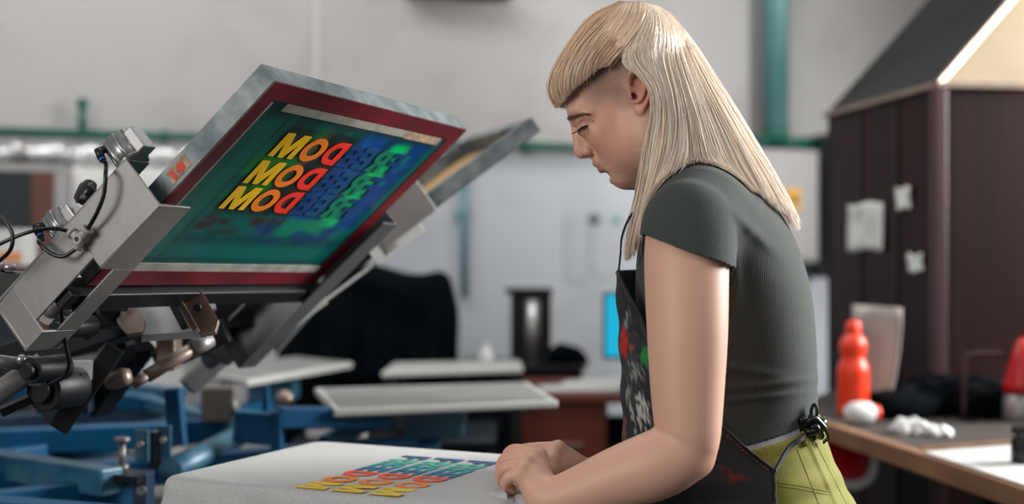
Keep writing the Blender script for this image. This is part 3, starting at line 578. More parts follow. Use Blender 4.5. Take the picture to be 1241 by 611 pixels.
def make_screen(fr, label, w, h, detail):
    t = thing('printing_screen', fr(0, 0, 0), label, 'screen')
    T, Wd = .029, .026
    mb = MB(); fr.box(mb, 0, Wd, 0, h, .001, T); fr.box(mb, w-Wd, w, 0, h, .001, T); fr.box(mb, Wd, w-Wd, 0, Wd, .001, T); fr.box(mb, Wd, w-Wd, h-Wd, h, .001, T)
    mb.build('frame', M['galv'], t, .0012)
    # stretched mesh with emulsion
    nu, nv = (420, 280) if detail else (40, 30)
    uu, vv = np.meshgrid(np.linspace(.004, w-.004, nu+1), np.linspace(.004, h-.004, nv+1), indexing='ij')
    A_, u_, v_, n_ = [np.array(q) for q in (fr.A, fr.u, fr.v, fr.n)]
    pts = (A_-np.array(ORG[t.name]))[None, None]+uu[..., None]*u_+vv[..., None]*v_+.0004*n_
    me = bpy.data.meshes.new('mesh_fabric'); idx = np.arange((nu+1)*(nv+1)).reshape(nu+1, nv+1)
    q = np.stack([idx[:-1, :-1], idx[1:, :-1], idx[1:, 1:], idx[:-1, 1:]], -1).reshape(-1, 4)
    me.from_pydata(pts.reshape(-1, 3).tolist(), [], q.tolist())
    if detail: c = emulsion(uu, vv)
    else: c = np.zeros(uu.shape+(3,))+np.array(lin((188, 150, 104))[:3]); 
    a = me.color_attributes.new('col', 'FLOAT_COLOR', 'POINT'); a.data.foreach_set('color', np.concatenate([c.reshape(-1, 3), np.ones((c.shape[0]*c.shape[1], 1))], 1).astype(np.float32).ravel())
    me.materials.append(mat('emulsion', (0, 90, 90), .34, 0, attr='col', spec=.35, bump=.05, bscale=300)); o = link('mesh_fabric', me, t); s_ = o.modifiers.new('thick', 'SOLIDIFY'); s_.thickness = .0006; s_.offset = 0
    # tape
    mb = MB(); fr.box(mb, 0, .027, 0, h, -.0012, -.0002); fr.box(mb, w-.032, w, 0, h, -.0012, -.0002); fr.box(mb, .027, w-.032, 0, .026, -.0012, -.0002); fr.box(mb, .027, w-.032, h-.028, h, -.0012, -.0002)
    mb.build('edge_tape', M['redtape'] if detail else M['galv'], t)
    if detail:
        mb = MB(); fr.box(mb, .027, w-.032, .322, .337, -.001, -.0002); fr.box(mb, .06, w-.05, .027, .040, -.001, -.0002); fr.box(mb, .027, .031, .03, .322, -.001, -.0002); mb.build('pale_tape', M['whitetape'], t)
        mb = MB(); fr.box(mb, w-.16, w-.05, .028, .041, -.0013, -.0008); mb.build('masking_tape', M['beigemark'], t)
        inks = {'M': lm((246, 196, 14)), 'O': lm((246, 128, 24)), 'D': lm((240, 48, 30)), 'E': lm((6, 54, 116)), 'R': lm((2, 124, 92)), 'F': lm((5, 58, 118))}
        E2_ = lm((6, 74, 118))
        for r_i, v1 in enumerate((.1125, .1635, .2125)):
            ml = [inks['F'], inks['R'], E2_, inks['E'], inks['D'], inks['O'], inks['M']]
            # reads backwards seen from below: starts at the far end and runs towards u = .115
            wtot = sum(GL[c][0] for c in 'FREEDOM')*.0425*1.16+6*.0055
            put_word('FREEDOM', fr(.1145+wtot, v1, -.0012), -fr.u, -fr.v, .0425, .0055, t, ml, .0005, 1.16)
        mb = MB(); fr.box(mb, -.0008, .0002, .150, .186, .006, .024); mb.build('sticker_remnant', M['beigemark'], t)
        mb = MB(); p = [fr(-.001, v_, n_) for v_, n_ in ((.158, .009), (.166, .008), (.172, .014), (.166, .021), (.158, .019))]; mb.prism(p, fr.u*-.0006); p = [fr(-.001, v_, n_) for v_, n_ in ((.174, .008), (.180, .007), (.182, .020), (.176, .021))]; mb.prism(p, fr.u*-.0006); mb.build('red_letter_mark', M['redmark'], t)
    return t

s1 = make_screen(f1, 'large tilted printing screen with teal emulsion and mirrored yellow and red letters', SW, SH, True)

def channel(fr, t, ulo, sgn, v0, v1, slot, mats_, lipw=.055):
    """clamp arm: upright web with bottom and top flange; slot = (v, v, n, n)"""
    ws = ulo; wi = ulo+sgn*.004; mb = MB()
    if slot:
        a, b, c, d = slot
        fr.box(mb, ws, wi, v0, a, -.015, .056); fr.box(mb, ws, wi, b, v1, -.015, .056); fr.box(mb, ws, wi, a, b, d, .056)
    else: fr.box(mb, ws, wi, v0, v1, -.015, .056)
    if slot:
        fr.box(mb, ws, ws+sgn*lipw, v0, slot[0], -.0185, -.015); fr.box(mb, ws, ws+sgn*lipw, slot[1], v1, -.0185, -.015); fr.box(mb, ws+sgn*.026, ws+sgn*lipw, slot[0], slot[1], -.0185, -.015)
    else: fr.box(mb, ws, ws+sgn*lipw, v0, v1, -.0185, -.015)
    fr.box(mb, ws, ws+sgn*.045, v0, v1, .056, .0595)
    fr.box(mb, ws, ws+sgn*.05, v1-.004, v1, -.015, .056)
    return mb.build('clamp_channel', mats_, t, .0008)
def U(px, py, u0=-.05): return f1.onu(px, py, u0)

HUB = Vector((-1.14, 2.19, 0))
press = thing('screen_printing_press', HUB, 'blue framed manual carousel press with grey clamp arms and platens', 'printing press')
# head 1: near clamp arm
ch1 = channel(f1, press, -.034, 1, .200, .470, (.315, .432, -.015, .000), M['alu'], .062)
def pcyl(fr, v, par, n0=.0595, n1=.112, r=.0215, u=-.008):
    mb = MB(); mb.cyl(fr(u, v, n0), fr(u, v, n1), r, seg=28); mb.cyl(fr(u, v, n1), fr(u, v, n1+.004), r*.8, seg=28); mb.cyl(fr(u, v, n0+.006), fr(u, v, n0+.002), r*1.08, seg=28)
    for a in range(0, 360, 45):
        c_, s_ = math.cos(math.radians(a+20)), math.sin(math.radians(a+20)); p = fr(u+r*c_, v+r*s_, n0); q = fr(u+r*c_, v+r*s_, n1); mb.tube([p, q], .0028, 8)
    o = mb.build('air_cylinder', M['cyl'], par)
    mb = MB(); fr.box(mb, u-.012, u+.012, v-r-.012, v-r+.002, n0, n1-.006); mb.build('guide_block', M['cyl'], o, .002)
    mb = MB(); p = fr(u-.012, v+r*.7, n1-.004); mb.tube([p, p-fr.u*.008+fr.v*.006], .0052, 12); mb.tube([p-fr.u*.008+fr.v*.006-fr.n*-.003, p-fr.u*.010+fr.v*.008-fr.n*.010], .005, 12); mb.build('elbow_fitting', M['black'], o)
    mb = MB(); a = p-fr.u*.010+fr.v*.008-fr.n*.010; mb.tube([a, a-fr.n*.004], .0045, 12); mb.build('blue_ring', M['bluering'], o); return o, a-fr.n*.004
cA, ha = pcyl(f1, .207, press, n1=.100, r=.0185); cB, hb = pcyl(f1, .340, press, n1=.094, r=.0175)
def star_knob(fr, c, r, par, axis):
    x, y, z = rot_axes(axis); mb = MB(); vs = []; n = 40; prof = [(.55, -.5), (.92, -.42), (1.0, -.15), (1.0, .12), (.9, .34), (.5, .44)]
    for rr, h in prof:
        for k in range(n): a = 2*math.pi*k/n; q = r*rr*(1+.07*math.cos(5*a)); vs.append(Vector(c)+z*h*r+(x*math.cos(a)+y*math.sin(a))*q)
    fs = [(i*n+k, i*n+(k+1) % n, (i+1)*n+(k+1) % n, (i+1)*n+k) for i in range(len(prof)-1) for k in range(n)]+[tuple(range(n))[::-1], tuple((len(prof)-1)*n+k for k in range(n))]
    mb.add(vs, fs, True); o = mb.build('star_knob', M['black'], par)
    mb = MB()
    for k in range(5): a = 2*math.pi*(k+.5)/5; mb.ball(Vector(c)+z*r*.12+(x*math.cos(a)+y*math.sin(a))*r*.80, r*.24, 10, 8)
    mb.build('finger_grip', M['knobgrey'], o); return o
kc = U(103, 233, -.01); kn = star_knob(f1, kc, .0165, press, f1.n*.55-f1.u*.8)
mb = MB(); mb.cyl(kc, kc-f1.n*.03+f1.u*.002, .005); mb.build('knob_stem', M['cyl'], kn)
# tee fitting and hoses
tc_ = U(97, 290, -.045); mb = MB()
for q in (U(107, 277, -.045), U(86, 281, -.045), U(92, 301, -.045)): mb.cyl(tc_, q, .0062, .0055, 14); mb.cyl(tc_.lerp(q, .7), q, .0074, seg=14)
mb.cyl(tc_-f1.u*.006, tc_+f1.u*.012, .006, seg=14); tee = mb.build('tee_fitting', M['fitting'], press)
mb = MB(); mb.tube([tc_-f1.u*.0062, tc_-f1.u*.0068], .003, 12); mb.build('tee_hole', M['black'], tee)
def hose(pts, r=.0026): mb = MB(); mb.tube(spline(pts, 8), r, 10); return mb.build('air_hose', M['hose'], press)
hose([ha, ha-f1.n*.006, U(128, 210, -.05), U(126, 235, -.052), U(118, 257, -.05), U(107, 277, -.045)])
hose([hb, hb-f1.n*.005, U(47, 293, -.05), U(60, 306, -.052), U(76, 311, -.05), U(92, 302, -.045)])
hose([U(86, 281, -.045), U(66, 277, -.055), U(40, 280, -.07), U(12, 290, -.08), U(-25, 308, -.09)])
hose([U(-12, 258, -.08), U(6, 268, -.08), U(15, 284, -.08), U(13, 302, -.08), U(2, 314, -.075), U(-10, 322, -.07)])
hose([P(74, 362, 1.68), P(75, 385, 1.68), P(80, 420, 1.70), P(84, 440, 1.72), P(78, 456, 1.73), P(60, 466, 1.74)], .0028)
hose([P(92, 358, 1.72), P(90, 372, 1.73), P(86, 392, 1.75)], .0028)
# far clamp arm, bottom cross bar
channel(f1, press, SW+.034, -1, .200, .560, None, M['steel_grey'], .05)
mb = MB(); f1.box(mb, -.028, SW+.03, .372, .400, -.012, .020); cb = mb.build('cross_bar', M['dark_steel'], press, .002)
mb = MB(); mb.bar(P(-60, 345, 1.74), P(66, 348, 1.80), .012, .036); mb.bar(P(-60, 330, 1.76), P(52, 331, 1.82), .05, .004); mb.build('cable_shelf', M['steel_grey'], press, .001)
mb = MB(); mb.cyl(P(12, 328, 1.77), P(12, 320, 1.77), .009); mb.cyl(P(-4, 330, 1.77), P(-4, 318, 1.77), .010); mb.build('bolt', M['cyl'], press)
mb = MB(); f1.box(mb, .002, .018, .300, .345, .0, .028); mb.build('slide_block', M['cyl'], ch1, .002)
mb = MB(); f1.box(mb, -.0335, -.030, .262, .30, .012, -.004); 
# central pivot assembly: plate with two brown brackets, arms, springs
def plate(pts, th, m, name, par=press, bev=.0008):
    n = (Vector(pts[1])-Vector(pts[0])).cross(Vector(pts[2])-Vector(pts[0])).normalized()*th; mb = MB(); mb.prism(pts, n); return mb.build(name, m, par, bev)
Yb = 1.90
plate([P(160, 366, Yb), P(236, 362, Yb), P(250, 404, Yb-.05), P(172, 410, Yb-.05)], .006, M['palesteel'], 'pivot_plate')
mb = MB(); mb.bar(P(172, 410, Yb-.055), P(250, 405, Yb-.055), .004, .01); mb.build('plate_lip', M['cyl'], press)
for x in (128, 217):
    pl = plate([P(x, 352, Yb-.02), P(x+26, 350, Yb-.02), P(x+48, 388, Yb-.06), P(x+44, 402, Yb-.07), P(x+26, 405, Yb-.07), P(x+14, 392, Yb-.06)], .008, M['bronze'], 'pivot_bracket')
    mb = MB(); q = P(x+23, 373, Yb-.052); mb.cyl(q, q+Vector((0, -.006, 0)), .0055, seg=12); mb.build('bolt_hole', M['black'], pl)
plate([P(206, 352, Yb-.03), P(212, 350, Yb-.03), P(240, 398, Yb-.08), P(234, 402, Yb-.08)], .01, M['bronze'], 'pivot_strut'); plate([P(196, 354, Yb-.01), P(206, 352, Yb-.01), P(226, 392, Yb-.05), P(218, 396, Yb-.05)], .012, M['dark_steel'], 'pivot_strut')
mb = MB(); mb.cyl(P(178, 456, 1.98), P(252, 412, 2.05), .0105, seg=16); mb.cyl(P(160, 466, 1.97), P(180, 455, 1.98), .008); gs = mb.build('gas_strut', M['bronze'], press)
mb = MB(); mb.cyl(P(232, 424, 2.03), P(254, 411, 2.053), .0135); mb.build('strut_collar', M['alu'], gs)
mb = MB(); q = P(143, 459, 1.95); mb.lathe(q, [(.001, -.02), (.011, -.018), (.014, -.01), (.014, .01), (.011, .018), (.001, .02)], (1, -.1, .25)); mb.build('pivot_knob', M['bronze'], press)
mb = MB(); mb.box(P(205, 425, 2.08), (.03, .05, .06)); mb.build('pivot_link', M['bronze'], press, .004)
# mass of dark arms running down-left from the pivot
for a, b, w_, h_, m_ in ((P(150, 405, 2.04), P(60, 505, 2.08), .03, .045, 'dark_steel'), (P(170, 412, 2.16), P(112, 492, 2.2), .045, .05, 'navy'), (P(275, 400, 2.15), P(190, 440, 2.15), .03, .04, 'dark_steel'),
                         (P(120, 362, 2.02), P(200, 362, 2.06), .03, .03, 'dark_steel'), (P(300, 378, 2.25), P(170, 384, 2.16), .035, .05, 'dark_steel'), (P(90, 480, 2.3), P(150, 440, 2.3), .08, .05, 'navy')):
    mb = MB(); mb.bar(a, b, w_, h_); mb.build('pivot_arm', M[m_], press, .003)
for c, r in ((P(72, 470, 1.86), .03), (P(58, 447, 1.80), .018), (P(92, 396, 1.78), .015), (P(126, 382, 1.85), .02)):
    mb = MB(); mb.cyl(c-Vector((.012, .03, 0)), c+Vector((.012, .03, 0)), r, seg=24); mb.cyl(c-Vector((.016, .04, 0)), c-Vector((.012, .03, 0)), r*.6, seg=20); mb.build('pivot_joint', M['dark_steel'], press, .001)
mb = MB(); mb.cyl(P(63, 379, 1.80)-Vector((0, .012, 0)), P(63, 379, 1.80)+Vector((0, .03, 0)), .016, seg=20); mb.ball(P(63, 374, 1.79), .014); mb.build('round_nut', M['alu'], press)
mb = MB(); mb.cyl(P(110, 388, 1.88), P(96, 400, 1.88), .019, seg=20); mb.build('round_nut', M['dark_steel'], press)
# ribbed silver hose and rods at the far left
mb = MB(); pts = []; rs = []
a, b = P(-20, 488, 1.80), P(52, 440, 1.84)
for i in range(60): pts.append(a.lerp(b, i/59)); rs.append(.0165 if i % 2 else .0145)
mb.tube(pts, rs, 18); mb.build('ribbed_sleeve', M['alu'], press)
mb = MB(); mb.cyl(P(-20, 436, 1.78), P(34, 442, 1.80), .009); mb.cyl(P(30, 440, 1.80), P(60, 452, 1.82), .012); mb.build('link_rod', M['steel_grey'], press)
mb = MB(); mb.bar(P(38, 449, 1.83), P(110, 449, 1.90), .012, .03); mb.build('link_bar', M['steel_grey'], press, .002)
mb = MB(); mb.bar(P(0, 500, 1.83), P(100, 455, 1.88), .03, .012); mb.bar(P(70, 520, 1.9), P(140, 420, 1.92), .02, .03); mb.build('lift_lever', M['dark_steel'], press, .002)
for x, y in ((26, 436), (32, 452), (40, 462)): mb = MB(); mb.ball(P(x, y, 1.78), .007); mb.cyl(P(x, y, 1.78), P(x+6, y+3, 1.8), .004); mb.build('bolt', M['cyl'], press)
plate([P(100, 400, 1.98), P(128, 397, 1.98), P(112, 452, 1.98), P(60, 452, 1.98), P(75, 440, 1.98)], .006, M['steel_grey'], 'gusset')
plate([P(44, 412, 2.0), P(112, 414, 2.0), P(96, 438, 2.0), P(50, 438, 2.0)], .005, M['blue'], 'blue_gusset')
# small parts right of the pivot
for c, r, m_ in ((P(262, 392, 2.25), .022, 'dark_steel'), (P(300, 376, 2.3), .018, 'steel_grey'), (P(312, 388, 2.3), .014, 'cyl'), (P(281, 424, 2.3), .012, 'bronze'), (P(320, 360, 2.35), .02, 'dark_steel'), (P(262, 426, 2.3), .016, 'steel_grey')):
    mb = MB(); mb.cyl(c-Vector((.02, .02, -.012)), c+Vector((.02, .02, -.012)), r, seg=18); mb.cyl(c-Vector((.03, .025, -.016)), c-Vector((.02, .02, -.012)), r*.5, seg=14); mb.build('pivot_joint', M[m_], press, .001)
mb = MB(); mb.cyl(P(250, 440, 2.3), P(345, 372, 2.4), .015); mb.build('gas_strut', M['steel_grey'], press)
mb = MB(); mb.bar(P(226, 470, 2.35), P(300, 404, 2.4), .04, .03); mb.bar(P(330, 420, 2.5), P(375, 370, 2.5), .04, .03); mb.build('pivot_arm', M['steel_grey'], press, .003)

# ---- blue base frame
def bl(a, b, w_=.05, h_=.05, m_='blue', name='frame_beam'): mb = MB(); mb.bar(a, b, w_, h_); return mb.build(name, M[m_], press, .004)
def ext(a, b, k0=0, k1=0): return a+(a-b)*k0, b+(b-a)*k1
a, b = G(0, 563, .93), G(128, 583, .93); a, b = ext(a, b, .6, .06); bl(a, b, .045, .045, 'blueworn')
a, b = G(12, 612, .90), G(158, 594, .90); a, b = ext(a, b, .4, 0); bl(a, b, .035, .05)
a, b = G(60, 533, .93), G(212, 527, .93); a, b = ext(a, b, .5, .0); bl(a, b, .055, .05)
a, b = G(205, 524, .93), G(310, 520, .93); bl(a, b, .04, .05)
a, b = G(206, 572, .93), G(298, 524, .93); mb = MB(); mb.tube([a, b], .022, 18); mb.build('frame_tube', M['blueworn'], press)
a, b = G(176, 487, .96), G(282, 518, .94); bl(a, b, .028, .03, 'blueworn')
a, b = G(-30, 470, .96), G(180, 488, .96); bl(a, b, .05, .035, 'blue')
a, b = G(-40, 520, .90), G(200, 500, .92); bl(a, b, .06, .05, 'bluedark')
a, b = G(0, 585, .88), G(170, 560, .88); a, b = ext(a, b, .3, .1); bl(a, b, .04, .04, 'bluedark')
a, b = G(244, 500, .93), G(282, 462, .96); bl(a, b, .03, .03, 'blue')
a, b = G(150, 470, .96), G(215, 478, .96); bl(a, b, .05, .03, 'blueworn')
mb = MB(); mb.box(P(322, 494, 2.55), (.012, .012, .085)); mb.build('upright_rod', M['blue'], press, .002)
mb = MB(); q = P(336, 522, 2.5); mb.box(q, (.02, .04, .075)); mb.build('bracket_plate', M['blue'], press, .002)
bl(P(336, 506, 2.5), P(470, 506, 2.62), .04, .04); mb = MB(); mb.bar(P(392, 538, 2.6), P(450, 510, 2.7), .02, .03); mb.build('frame_beam', M['blue'], press)
bl(P(210, 470, 2.4), P(216, 540, 2.4), .03, .03, 'blue'); bl(P(285, 516, 2.5), P(334, 520, 2.5), .04, .06, 'blue')
bl(P(56, 500, 2.2), P(56, 470, 2.2), .03, .03, 'blue'); bl(P(100, 500, 2.15), P(102, 462, 2.15), .03, .03, 'bluedark')
for x0, y0, x1, y1, Y in ((163, 521, 180, 560, 2.27), (191, 516, 207, 556, 2.29)):
    mb = MB(); box_between(mb, x0, y0, x1, y1, Y, .008); br = mb.build('clamp_plate', M['blueworn'], press, .002)
    mb = MB(); q = P((x0+x1)/2-1, y0+17, Y); mb.cyl(q, q-Vector((0, .005, 0)), .0055, seg=12); mb.build('bolt', M['cyl'], br)
mb = MB(); box_between(mb, 181, 524, 190, 566, 2.28, .03); mb.build('clamp_core', M['black'], press)
mb = MB(); q = P(148, 570, 2.22); r2 = P(148, 536, 2.22); mb.cyl(q, r2, .006, seg=10); mb.cyl(r2, r2+Vector((0, 0, .008)), .013, seg=12); mb.cyl(q, q+Vector((0, 0, .01)), .011, seg=12); mb.build('levelling_bolt', M['steel_grey'], press)
mb = MB(); mb.prism([P(123, 574, 2.2), P(166, 578, 2.15), P(190, 572, 2.3), P(140, 566, 2.3)], (0, 0, -.012)); mb.build('mounting_plate', M['dark_steel'], press)
mb = MB(); box_between(mb, 160, 575, 178, 640, 2.2, .05); mb.build('frame_upright', M['bluedark'], press, .003); mb = MB(); q = P(172, 594, 2.2); mb.cyl(q, q-Vector((0, .006, 0)), .008, seg=12); mb.build('bolt', M['steel_grey'], press)
# hub column, feet, spokes below the platens
mb = MB(); mb.cyl(HUB+Vector((0, 0, .10)), HUB+Vector((0, 0, .99)), .09, seg=28); mb.cyl(HUB+Vector((0, 0, .84)), HUB+Vector((0, 0, .90)), .2, seg=28); mb.build('hub_column', M['bluedark'], press)
for k in range(4): a = math.radians(45+90*k); q = HUB+Vector((math.cos(a)*.6, math.sin(a)*.6, .06)); mb = MB(); mb.bar(HUB+Vector((0, 0, .07)), q, .07, .07); mb.cyl(q-Vector((0, 0, .06)), q-Vector((0, 0, .03)), .04); mb.build('foot', M['blue'], press, .004)
EX = Vector((.907, -.42, 0)).normalized(); EY = Vector((.42, .907, 0)).normalized(); ZP = 1.01
PL = Vector((-.475, 1.765, ZP))
pc = PL+EX*.25+EY*.19
def spoke(c, z=.93):
    d = (Vector((c.x, c.y, 0))-HUB); d.normalize(); bl(HUB+Vector((0, 0, z-.03))+d*.09, Vector((c.x, c.y, z-.03)), .05, .05, 'blue', 'platen_arm')
    mb = MB(); mb.box((c.x, c.y, z+.02), (.12, .1, .055)); mb.build('platen_bracket', M['blueworn'], press, .003)
# platens
def platen(pts, name='platen', rim=True):
    t_ = .016; c = sum(pts, Vector())/4; mb = MB(); mb.prism(pts, (0, 0, -t_)); o = mb.build(name, M['platenedge'], press, .004)
    mb = MB(); mb.prism([p.lerp(c, .07)+Vector((0, 0, .0015)) for p in pts], (0, 0, -.0013)); mb.build('platen_pad', M['platen'], o); return c
def quad(c, d, L, w_):
    d = d.normalized(); s_ = Vector((-d.y, d.x, 0)); return [c-d*L/2-s_*w_/2, c+d*L/2-s_*w_/2, c+d*L/2+s_*w_/2, c-d*L/2+s_*w_/2]
a, b, c, d = G(404, 496, ZP), G(676, 485, ZP), G(640, 463, ZP), G(381, 470, ZP); c2 = platen([a, b, a+(d-a)+(b-a), d] if False else [a, b, c, d]); spoke(c2)
a, b, c, d = G(300, 461, ZP), G(428, 439, ZP), G(360, 432, ZP), G(228, 446, ZP); c3 = platen([a, b, c, d]); spoke(c3)
spoke(Vector((pc.x, pc.y, 0)))
mb = MB(); q = [PL+EX*.02+EY*.02, PL+EX*.48+EY*.02, PL+EX*.48+EY*.36, PL+EX*.02+EY*.36]; mb.prism([p-Vector((0, 0, .006)) for p in q], (0, 0, -.02)); mb.build('platen', M['platenedge'], press, .003)
# extra grey parts hanging under the middle platens
mb = MB(); box_between(mb, 243, 470, 284, 512, 2.75, .06); mb.build('lock_housing', mat('lock_grey', (96, 88, 82), .6), press, .004)
mb = MB(); mb.cyl(P(283, 505, 2.72), P(283, 482, 2.72), .006); mb.build('bolt', M['steel_grey'], press); mb = MB(); mb.ball(P(345, 484, 2.9), .02); mb.build('pivot_knob', M['bronze'], press)

# ---- second head and screen
def make_frame2(A, az, el):
    az, el = math.radians(az), math.radians(el); e = Vector((math.cos(az)*math.cos(el), math.sin(az)*math.cos(el), math.sin(el))); u = Vector((-math.sin(az), math.cos(az), 0)); n = e.cross(u)*-1
    if n.z < 0: n = -n
    return Fr(A, u, -e, n)
f2 = make_frame2(P(655, 158, 2.45), 18, 36)
s2 = make_screen(f2, 'second printing screen, blurred and steeply raised behind the large one', .44, .33, False)
# its clamp arm, paler, with a dark slot
f3 = Fr(f2(0, .04, 0), f2.u, f2.v, f2.n)
ch2 = channel(f3, press, -.030, 1, .255, .60, (.36, .47, -.015, .010), M['palesteel'], .05)
mb = MB(); f3.box(mb, -.024, -.020, .34, .49, -.002, .024); mb.build('slot_backing', M['black'], ch2)
channel(f3, press, .44+.03, -1, .235, .50, None, M['palesteel'], .05); mb = MB(); f3.box(mb, -.03, .47, .31, .34, -.012, .02); mb.build('cross_bar', M['steel_grey'], press)
mb = MB(); f3.box(mb, -.034, -.0305, .215, .33, .0, .10); mb.build('side_plate', M['cyl'], press, .003)
mb = MB(); mb.cyl(f3(-.035, .53, .02), f3(-.045, .53, .02), .008); mb.build('bolt', M['steel_grey'], press)
for fr_, vmax, nm in ((f1, .50, 'head_arm'), (f2, .56, 'head_arm')):
    mb = MB(); c = fr_(.27, .39, 0); h_ = Vector((HUB.x, HUB.y, 1.02)); mb.bar(c, h_, .06, .05); mb.build(nm, M['dark_steel'], press, .004)

# ------------------------------------------------------------------ T-shirt on the front platen
tee_m = mat('grey_marl_cotton', (186, 187, 186), .9, 0, (168, 169, 168), 240, .7, .35, 160, sheen=.2)
tsh = thing('t_shirt', pc, 'light grey T-shirt pulled over the front platen, printed three times with a rainbow coloured word', 't-shirt')
def rrect(off, n=26, rc=.03):
    x0, y0, x1, y1 = -off, -off, .50+off, .385+off; r = max(rc+off, .004); pts = []
    for (cx, cy, a0) in ((x0+r, y0+r, 180), (x1-r, y0+r, 270), (x1-r, y1-r, 0), (x0+r, y1-r, 90)):
        for k in range(13): a = math.radians(a0+90*k/12); pts.append((cx+r*math.cos(a), cy+r*math.sin(a)))
    out = []; m = len(pts)
    for i in range(m):
        a, b = pts[i], pts[(i+1) % m]; L = math.hypot(b[0]-a[0], b[1]-a[1]); k = max(1, int(round(L/.008)) if L > .02 else 1)
        for j in range(k): out.append((a[0]+(b[0]-a[0])*j/k, a[1]+(b[1]-a[1])*j/k))
    return out
base = rrect(0.0); NB = len(base); cen = (.25, .19)
rings = []
prof = [(-.16, 0)]+[(-.15+.01*i, 0) for i in range(14)]+[(-.012, -.0006), (-.006, -.002), (-.002, -.005), (0, -.009), (.0015, -.016), (.003, -.026), (.004, -.038), (.005, -.05), (.006, -.065), (.006, -.08), (.006, -.1), (.005, -.12)]
vs = []
per = [0]
for i in range(NB): a, b = base[i], base[(i+1) % NB]; per.append(per[-1]+math.hypot(b[0]-a[0], b[1]-a[1]))
for off, dz in prof:
    for i, (x, y) in enumerate(base):
        pv, nx_ = base[i-1], base[(i+1) % NB]; tx, ty = nx_[0]-pv[0], nx_[1]-pv[1]; L = math.hypot(tx, ty); n_ = (ty/L, -tx/L)
        if off < -.011:
            k = 1+off/.17; qx = cen[0]+(x-cen[0])*k; qy = cen[1]+(y-cen[1])*k
            w = .0012*math.sin(qx*30+qy*55)*max(0, 1-abs(qy-.03)/.09)*min(1, k*1.2)
        else:
            s_ = per[i]; am = max(0, -dz)/.12; wv = .004*am*math.sin(s_*60)+.006*am*math.sin(s_*23+1)+.003*am*math.sin(s_*130)+.0022*math.sin(s_*40+dz*90)*min(1, am*4)
            qx = x+n_[0]*(off+wv); qy = y+n_[1]*(off+wv); w = 0
        vs.append(PL+EX*qx+EY*qy+Vector((0, 0, dz+w)))
nr = len(prof); vs.append(PL+EX*cen[0]+EY*cen[1])
fs = [(r*NB+i, r*NB+(i+1) % NB, (r+1)*NB+(i+1) % NB, (r+1)*NB+i) for r in range(nr-1) for i in range(NB)]+[(len(vs)-1, i, (i+1) % NB) for i in range(NB)]
mb = MB(); mb.add(vs, fs, True); o = mb.build('fabric', tee_m, tsh); sd = o.modifiers.new('thick', 'SOLIDIFY'); sd.thickness = .0015; sd.offset = -1
inkp = [lm((24, 90, 142)), lm((84, 192, 168)), lm((0, 160, 170)), lm((0, 116, 158)), lm((246, 90, 54)), lm((252, 142, 48)), lm((255, 214, 66))]
P0 = Vector((-.277, 1.68, ZP+.0012)); UY = EY; UX = EX
wtot = sum(GL[c][0] for c in 'FREEDOM')*.045*.9+6*.0060
for r_i in range(3): put_word('FREEDOM', P0+UY*wtot+UX*(.0535*r_i), -UY, UX, .045, .0060, tsh, inkp, .0005, .9)
# gathered hem under the hands
h_ = .0022; gc = Vector((.0, 1.635, .985)); s = SDF((gc.x-.09, gc.y-.09, gc.z-.07), (gc.x+.10, gc.y+.10, gc.z+.06), h_)
s.ell(gc+Vector((-.005, 0, .0)), (.048, .04, .026), k=.01); s.ell(gc+Vector((.02, -.02, -.02)), (.045, .035, .035), k=.02)
x = (s.lo[0]+h_*np.arange(s.n[0]))[:, None, None]; y = (s.lo[1]+h_*np.arange(s.n[1]))[None, :, None]; z = (s.lo[2]+h_*np.arange(s.n[2]))[None, None, :]
s.a += (.0042*np.sin((x*.8+y*.5)*330+2.5*np.sin(z*60))+.003*np.sin(x*150-z*260)).astype(np.float32)
s.obj('gathered_hem', tee_m, tsh)
# ------------------------------------------------------------------ the woman
PSI = math.radians(15); FW = Vector((-math.cos(PSI), math.sin(PSI), 0)); SD = Vector((math.sin(PSI), math.cos(PSI), 0))   # facing; towards her far side
YT = 1.80
her = thing('person', (.32, YT, 0), 'woman with long blonde hair and blunt fringe, in dark grey t-shirt and stained apron', 'person')
def zt(py): return CZ-(py-CY)/F*YT
TOR = [(188, 815, 868, .055), (205, 808, 890, .085), (222, 798, 910, .120), (245, 788, 936, .155), (280, 780, 958, .170), (320, 776, 971, .164), (360, 776, 979, .152), (420, 783, 983, .138), (470, 789, 983, .130), (500, 789, 984, .130), (530, 786, 992, .142), (570, 782, 1008, .160), (620, 784, 1034, .174), (680, 788, 1050, .180), (760, 800, 1046, .180)]
def tor_arrays(grow_f=0, grow_b=0, grow_s=0):
    z, cx, cy, af, b = [], [], [], [], []
    for py, x0, x1, bb in TOR:
        S_ = (x1-x0)/2*YT/F; xm = ((x0+x1)/2-CX)/F*YT
        a = math.sqrt(max(S_**2-(bb*math.sin(PSI))**2, .0004))/math.cos(PSI)
        z.append(zt(py)); cx.append(xm); cy.append(YT); af.append(a); b.append(bb)
    o = np.argsort(z); return [np.array(v)[o] for v in (z, cx, cy, af, b)]
TZ, TX, TY, TA, TB = tor_arrays()
zs = np.linspace(TZ[0], TZ[-1], 120)
def smooth(v):
    w = np.interp(zs, TZ, v); w = np.pad(w, 4, mode='edge'); return np.convolve(w, np.ones(9)/9, 'valid')
TXs, TAs, TBs = smooth(TX), smooth(TA), smooth(TB)
fx, fy, sx_, sy_ = FW.x, FW.y, SD.x, SD.y
